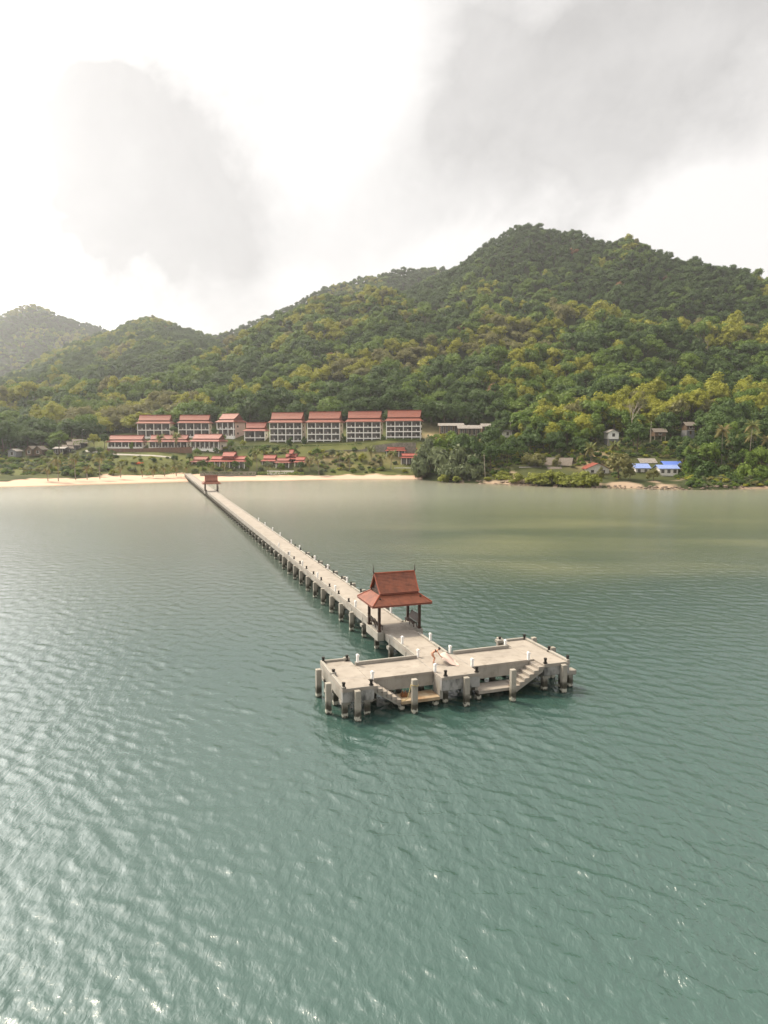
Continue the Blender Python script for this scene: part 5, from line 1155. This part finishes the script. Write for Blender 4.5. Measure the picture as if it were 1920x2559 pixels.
bare(1578, 1005, 1098, 392, 'bare pale branched tree standing out above the dark open hut', 5); bare(1768, 846, 905, 560, 'bare pale tree on the upper right hillside', 9)
def stem_only(px, t0, b0_, d, label):
    p = at(px, b0_, d); h = at(px, t0, d)[2] - p[2]; t_ = thing('dead_tree', label, 'tree', (p[0], d, p[2]), 0, 'pale dead trunks between the right hand houses'); MB().tube([(0, 0, -1), (.1, 0, h * .5), (.2, 0, h)], [.22, .17, .10], 6).obj('trunk', M['pale'], t_)
stem_only(1518, 1090, 1130, 384, 'pale dead trunk left of the tall white house'); stem_only(1625, 1052, 1106, 388, 'pale straight trunk left of the dark open hut'); stem_only(1275, 1050, 1086, 430, 'pale trunk beside the tiny hut on the hill')
# palms: every frond is a part
def frond_me(name, L, droop, m, seed):
    q = random.Random(seed); mb = MB(); n = 9; P_ = []
    for i in range(n + 1):
        t = i / n; P_.append(Vector((L * (t * .92 - .10 * t * t), 0, L * (.42 * t - droop * t * t))))
    mb.tube([P_[0], P_[4], P_[8]], [.05, .035, .015], 4)
    for i in range(1, n + 1):
        for s in (-1, 1):
            t = i / n; w = L * .26 * math.sin(math.pi * min(1, .12 + t * .85)) + .05; d = (P_[i] - P_[i - 1])
            tip = P_[i] + d * .8 + Vector((0, s * w, -w * q.uniform(.45, .9)))
            a = P_[i - 1].lerp(P_[i], .2); c = P_[i].copy(); mb.add([a, c, tip], [(0, 1, 2) if s > 0 else (0, 2, 1)])
            tip2 = P_[i] + d * .35 + Vector((0, s * w * .92, -w * q.uniform(.5, 1.0))); mb.add([P_[i - 1].lerp(P_[i], -.3), P_[i - 1].lerp(P_[i], .35), tip2], [(0, 1, 2) if s > 0 else (0, 2, 1)])
    return mb.mesh(name, m)
FR = {(m, i): frond_me('frond', 1.0, .36 + .24 * i, M[m], 40 + i) for m in ('palm', 'palmy') for i in range(4)}
def palm(px, t0, b0_, d, label, m='palm', lean=0.0, fl=3.4, nf=15, group='palms along the beach'):
    p = at(px, b0_, d); z = p[2]; h = max(1.2, at(px, t0, d)[2] - z - fl * .35)
    t_ = thing('palm_tree', label, 'palm tree', (p[0], d, z), 0, group)
    top = Vector((lean * h, rnd.uniform(-.05, .05) * h, h))
    MB().tube([(0, 0, -1), (lean * h * .2, 0, h * .35), (lean * h * .6, 0, h * .7), top], [.24, .18, .15, .13], 7).obj('trunk', M['palmwood'], t_)
    for k in range(nf):
        i = min(3, int(4 * ((k * 7) % nf) / nf)); o = link('frond', FR[(m if i < 3 or k % 2 else 'palmy'), i], t_, top, 2.399 * k + rnd.uniform(-.2, .2)); s = fl * rnd.uniform(.85, 1.12)
        o.scale = (s, s, s); o.rotation_euler.y = -.78 + .27 * i + rnd.uniform(-.12, .12)
PL = [(120, 1162, 1197, 338, 'short palm on the left beach, leftmost of all'), (146, 1138, 1197, 338, 'taller palm right of the leftmost palm on the beach'), (189, 1138, 1194, 346, 'tall palm on the left beach near the road bend'), (218, 1166, 1194, 346, 'stunted palm with yellow fronds on the left beach'),
      (250, 1136, 1192, 352, 'big dark palm on the left beach below the road'), (302, 1158, 1189, 358, 'palm at the beach edge left of the flame tree'), (356, 1172, 1187, 366, 'small young palm under the flame tree'), (383, 1163, 1187, 368, 'palm right of the flame tree'), (412, 1160, 1186, 370, 'palm left of the jetty end, second from it'),
      (441, 1157, 1185, 374, 'palm nearest the jetty end on its left'), (468, 1164, 1183, 384, 'small palm right at the inland end of the jetty'), (535, 1162, 1182, 384, 'young bright palm before the restaurant, left one'), (562, 1158, 1183, 382, 'young bright palm before the restaurant, right one'), (643, 1126, 1172, 394, 'tall palm right of the beach restaurant'),
      (399, 1088, 1122, 425, 'palm in front of the middle villa, left one'), (441, 1087, 1122, 425, 'palm in front of the middle villa, right one'), (773, 1146, 1182, 390, 'dusty palm right of the red beach houses'), (798, 1142, 1188, 382, 'dark palm at the beach below the second block'), (848, 1130, 1178, 394, 'tall dark palm below the stone wall, left of a pair'),
      (874, 1138, 1180, 390, 'dark palm below the stone wall, right of a pair'), (930, 1120, 1170, 398, 'tall dark palm on the dry slope'), (952, 1138, 1178, 392, 'leaning dark palm right of the dry slope'), (977, 1128, 1178, 390, 'palm in front of the upper red house')]
for (px, t0, b0_, d, l) in PL: palm(px, t0, b0_, d, l, 'palmy' if 'yellow' in l or 'dusty' in l else 'palm', rnd.uniform(-.07, .07), 2.6 if 'young' in l or 'small' in l or 'stunted' in l else 4.2)
PR = [(1477, 1112, 1160, 352, 'palm with drooping fronds left of the red brown gable'), (1535, 1106, 1150, 366, 'palm on the bare bank below the tall white house'), (1803, 1068, 1166, 338, 'tall yellowish palm, left of the three on the right shore'), (1829, 1090, 1146, 352, 'shorter palm behind the tall ones at the right'), (1872, 1056, 1166, 336, 'tallest palm with two trunks behind it on the right shore'),
      (1879, 1080, 1166, 340, 'palm close behind the tallest palm'), (1917, 1092, 1176, 332, 'tall golden palm at the right edge'), (1712, 1106, 1166, 352, 'drooping palm above the dense shrub by the blue roofs'), (1188, 1102, 1142, 384, 'slim pale palm rising from the trees left of the pole'), (1736, 1118, 1168, 350, 'drooping palm right of the blue roofs')]
for (px, t0, b0_, d, l) in PR: palm(px, t0, b0_, d, l, 'palmy' if 'golden' in l or 'yellowish' in l or 'pale' in l else 'palm', rnd.uniform(-.03, .03), 4.6, group='palms on the right shore')
# undergrowth on the left plain and on the hotel terraces
q2 = np.random.default_rng(21); n_b = 0
WHERE = ['at the left edge of the plain', 'on the plain below the grey huts', 'on the plain below the flat pale building', 'beside the road bend', 'on the lawn below the retaining wall', 'round the beach restaurant', 'round the red beach houses', 'at the foot of the dry slope']
def where_b(px): return WHERE[0] if px < 60 else WHERE[1] if px < 115 else WHERE[2] if px < 185 else WHERE[3] if px < 260 else WHERE[4] if px < 480 else WHERE[5] if px < 640 else WHERE[6] if px < 770 else WHERE[7]
BK = [('fmid', 'green'), ('fgrey', 'grey green'), ('fbright', 'lime green'), ('fdark', 'dark green'), ('folive', 'pale olive')]
BL = []
for i in range(105):
    px = q2.uniform(-20, 262); d = q2.uniform(362, 432); BL.append((px, d, q2.uniform(1.4, 3.6)))
for i in range(45): BL.append((q2.uniform(262, 480), q2.uniform(376, 410), q2.uniform(.7, 1.7)))
for i in range(36): BL.append((q2.uniform(470, 650), q2.uniform(385, 396), q2.uniform(1.0, 2.2)))
for i in range(46): BL.append((q2.uniform(640, 1040), q2.uniform(384, 410), q2.uniform(1.0, 2.6)))
WR = [(1240, 'below the timber bungalows'), (1330, 'above the low shacks'), (1455, 'round the thatched shed'), (1560, 'on the bank below the tall white house'), (1640, 'behind the blue roofed houses'), (9999, 'right of the blue roofed houses')]
for i in range(85): BL.append((q2.uniform(1085, 1735), q2.uniform(348, 425), q2.uniform(1.2, 2.9)))
for i in range(22): BL.append((q2.uniform(1700, 1930), q2.uniform(330, 352), q2.uniform(1.2, 2.4)))
for i in range(18): BL.append((q2.uniform(1560, 1720), q2.uniform(350, 372), q2.uniform(1.2, 2.2)))
for (px, d, s) in BL:
    wh = where_b(px) if px < 1080 else next(w for a, w in WR if px < a)
    x = (px - CX) / F * d / (math.cos(P) + .04); z = gz(x, d)
    if z < 1.9 or 335 < px < 372: continue
    _, py = proj(x, d, z + s)
    if 966 < px < 1045 and d < 398: continue
    rr_ = s * F / d
    if px > 1080 and (any(d < dep and px + rr_ > a and px - rr_ < c and py + rr_ > b_ and py - rr_ < d_ for (a, b_, c, d_, dep) in OPEN if a > 1080 and a != 1480) or any(a - 6 < px < c + 6 and d0 - 2 < d < d1 + 2 for (a, c, d0, d1) in FOOT)): continue
    mk, w = BK[int(q2.choice(5, p=[.34, .22, .14, .16, .14]))]
    t_ = thing('shrub', f'{SIZE(s / 2 if px < 262 else s / 1.15)}{w} shrub {wh}', 'shrub', (x, d, z), rnd.uniform(0, 6), 'shrubs ' + wh)
    v = rnd.randrange(5); link('leaves', bush_me(mk, v), t_, scale=(s, s, s * .85)); link('stem', STEMS, t_, scale=(s, s, s * .8))
# low thicket that covers the plain and the slopes between the houses: one mass nobody could count
tp_ = np.concatenate([scatter(-260, -120, 352, 445, 3.4, lambda x, y, z, k, px: (k > 3.25) & (k < 6.2) & (px < 268) & (px > -120)), scatter(20, 300, 301, 450, 3.0, lambda x, y, z, k, px: (k > np.where(px > 1735, 2.45, 3.2)) & (k < 6.3) & (px > 1070) & (px < 2100)), scatter(-200, 25, 378, 432, 3.6, lambda x, y, z, k, px: (k > 3.25) & (k < 5.0) & (px > 268) & (px < 1040) & (rng.uniform(size=x.shape) < np.where(px < 480, .22, .5))
     & ~((px > 650) & (px < 768) & (y < 414)) & ~((px > 955) & (px < 1045) & (y < 416) & (y > 386)) & ~((px > 474) & (px < 618) & (y < 419)) & ~((px < 480) & (y > 408)) & ~((px > 480) & (px < 640) & (y < 424)))])
okt = []
for (x, y, z, k, px) in tp_:
    r_ = 1.5 * F / y; _, py = proj(x, y, z + 1.2)
    if any(y < dep and px + r_ > a and px - r_ < c and py + r_ > b_ and py - r_ < d_ for (a, b_, c, d_, dep) in OPEN if a not in (1480, 640, 900) and c - a < 400) or any(a - 4 < px < c + 4 and d0 - 1 < y < d1 + 1 for (a, c, d0, d1) in FOOT): continue
    if px < 268 and k < 3.9 and rng.uniform() < .55: continue
    okt.append((x, y, z - .2))
okt = np.array(okt); nt_ = len(okt)
thc = bpy.data.collections.new('thicket_forms')
for i, mk in enumerate(('fmid', 'fdark', 'flight', 'fgrey', 'folive', 'fmid')): thc.objects.link(bpy.data.objects.new('thicket_%02d' % i, bush_me(mk, i % 5)))
um = bpy.data.meshes.new('thicket'); um.vertices.add(nt_); um.vertices.foreach_set('co', okt.astype(np.float32).ravel())
a_ = um.attributes.new('form', 'INT', 'POINT'); a_.data.foreach_set('value', rng.integers(0, 6, nt_).astype(np.int32))
a_ = um.attributes.new('turn', 'FLOAT_VECTOR', 'POINT'); tv = np.zeros((nt_, 3), np.float32); tv[:, 2] = rng.uniform(0, 6.28, nt_); a_.data.foreach_set('vector', tv.ravel())
a_ = um.attributes.new('grow', 'FLOAT_VECTOR', 'POINT'); gs = rng.uniform(.9, 2.3, nt_); a_.data.foreach_set('vector', np.stack([gs, gs, gs * rng.uniform(.7, 1.1, nt_)], -1).astype(np.float32).ravel())
thk = link('thicket', um); tag(thk, 'low mixed thicket covering the plain and the slopes between the houses', 'thicket', kind='stuff')
ng2 = ng.copy(); thk.modifiers.new('scatter', 'NODES').node_group = ng2
next(n for n in ng2.nodes if n.bl_idname == 'GeometryNodeCollectionInfo').inputs['Collection'].default_value = thc
# clipped hedges
def hedge(pts_, h, w, mk, label, seed):
    P3 = [at(*p) for p in pts_]; q = np.random.default_rng(seed); mb = MB(); o0 = np.array([P3[0][0], P3[0][1], P3[0][2]])
    for i in range(len(P3) - 1):
        a, c = P3[i], P3[i + 1]; L_ = np.linalg.norm(c - a); n = int(L_ * h * 9)
        for _ in range(n):
            p = a + (c - a) * q.uniform() + np.array([0, q.uniform(-w / 2, w / 2), q.uniform(.05, h) if q.uniform() < .6 else h]) - o0
            nn = np.array([0, -1, .6]) + q.normal(size=3) * .7; nn /= np.linalg.norm(nn); t = np.cross(nn, q.normal(size=3)); t /= np.linalg.norm(t); b_ = np.cross(nn, t); s = .34
            b0_ = len(mb.v); mb.v += [tuple(p - t * s), tuple(p + b_ * s * .7), tuple(p + t * s), tuple(p - b_ * s * .7)]; mb.f.append((b0_, b0_ + 1, b0_ + 2, b0_ + 3)); mb.m.append(0)
    tag(mb.obj('hedge', M[mk], None, tuple(o0)), label, 'hedge')
hedge([(362, 1185, 377), (410, 1184, 378), (462, 1183, 380)], 1.0, 1.2, 'fdark', 'clipped dark hedge along the beach left of the jetty end', 1); hedge([(480, 1184, 380), (560, 1185, 380), (640, 1186, 379)], .9, 1.0, 'fdark', 'clipped dark hedge in front of the restaurant wall', 2)
hedge([(645, 1186, 379), (700, 1187, 378), (760, 1187, 378)], 1.4, 1.6, 'fmid', 'bushy hedge in front of the red beach houses', 3)
hedge([(675, 1121, 428), (760, 1121, 427), (850, 1120, 425), (905, 1116, 422)], 2.0, 2.0, 'fdark', 'dark hedge along the foot of the first three four storey blocks', 4); hedge([(966, 1106, 421), (1050, 1106, 419)], 2.2, 2.0, 'fmid', 'green hedge below the rightmost four storey block', 5)
hedge([(590, 1126, 424), (640, 1124, 426), (672, 1122, 428)], 2.4, 2.2, 'fdark', 'dark hedge below the terrace building', 6); hedge([(184, 1112, 424), (210, 1107, 428), (236, 1105, 430)], 1.8, 1.6, 'fmid', 'pale hedge row climbing beside the left road', 7)
# rocks on the right shore
ROCK = []
for v in range(4):
    b_ = bmesh.new(); bmesh.ops.create_icosphere(b_, subdivisions=2, radius=1.0); q = random.Random(v); ph = [q.uniform(0, 6) for _ in range(6)]
    for vv in b_.verts:
        c = vv.co; f = 1 + .22 * math.sin(3 * c.x + ph[0]) + .18 * math.sin(4 * c.y + ph[1]) + .15 * math.sin(5 * c.z + ph[2]); vv.co = Vector((c.x * f, c.y * f * .8, c.z * f * .6))
    me = bpy.data.meshes.new('rock'); b_.to_mesh(me); b_.free(); me.materials.append(M['rock']); ROCK.append(me)
def rock_where(px): return 'below the great bush clump' if px < 1215 else 'by the sandy gap left of the shacks' if px < 1330 else 'under the mangrove shrubs' if px < 1490 else 'below the white beach house' if px < 1560 else 'below the blue roofed houses' if px < 1700 else 'under the dark shrubs at the right end'
for i in range(150):
    px = float(q2.choice([q2.uniform(1100, 1240), q2.uniform(1220, 1330), q2.uniform(1480, 1720), q2.uniform(1540, 1720), q2.uniform(1700, 1925), q2.uniform(1330, 1500)]))
    s0 = (px - CX) / F / (math.cos(P) + .05); dw = float(np.interp(s0, TROWS[2][:, 0], TROWS[2][:, 1])); d = dw + q2.uniform(-2.2, 4.5); x = s0 * d; r = q2.uniform(.25, .95) * (1.25 if i % 7 == 0 else 1)
    o = link('rock', ROCK[i % 4], None, (x, d, max(gz(x, d), -.1) + r * .12), q2.uniform(0, 6), (r * q2.uniform(.9, 1.4), r, r)); tag(o, f'{"large " if r > .85 else "small " if r < .45 else "rounded " if i % 2 else "jagged "}brown shore rock {rock_where(px)}', 'rock', 'shore rocks ' + rock_where(px))

# ------------------------------------------------------------------ sea air
hz = MB().box(-7000, 7000, -700, 2800, -6.5, 330).mesh('haze', [])
hm_ = bpy.data.materials.new('haze'); hm_.use_nodes = True; t = hm_.node_tree; t.nodes.clear(); ho = t.nodes.new('ShaderNodeOutputMaterial'); hv = t.nodes.new('ShaderNodeVolumePrincipled')
hv.inputs['Color'].default_value = (.93, .94, .95, 1); hv.inputs['Density'].default_value = .00015; hv.inputs['Anisotropy'].default_value = .62; t.links.new(hv.outputs[0], ho.inputs['Volume'])
hz.materials.append(hm_); tag(link('haze', hz), kind='stuff')

# look-alikes in one place are told apart by their order across the view
same = {}
for o in list(C.objects):
    if o.parent is None and o.get('label'): same.setdefault(o['label'], []).append(o)
NTH = ORD + ['thirteenth', 'fourteenth', 'fifteenth', 'sixteenth', 'seventeenth', 'eighteenth', 'nineteenth', 'twentieth']
for l, os_ in same.items():
    if len(os_) < 2: continue
    os_.sort(key=lambda o: proj(*o.location)[0])
    for i, o in enumerate(os_):
        if i < len(NTH): o['label'] = l + ', ' + ('leftmost' if i == 0 else 'rightmost' if i == len(os_) - 1 else NTH[i] + ' from left')
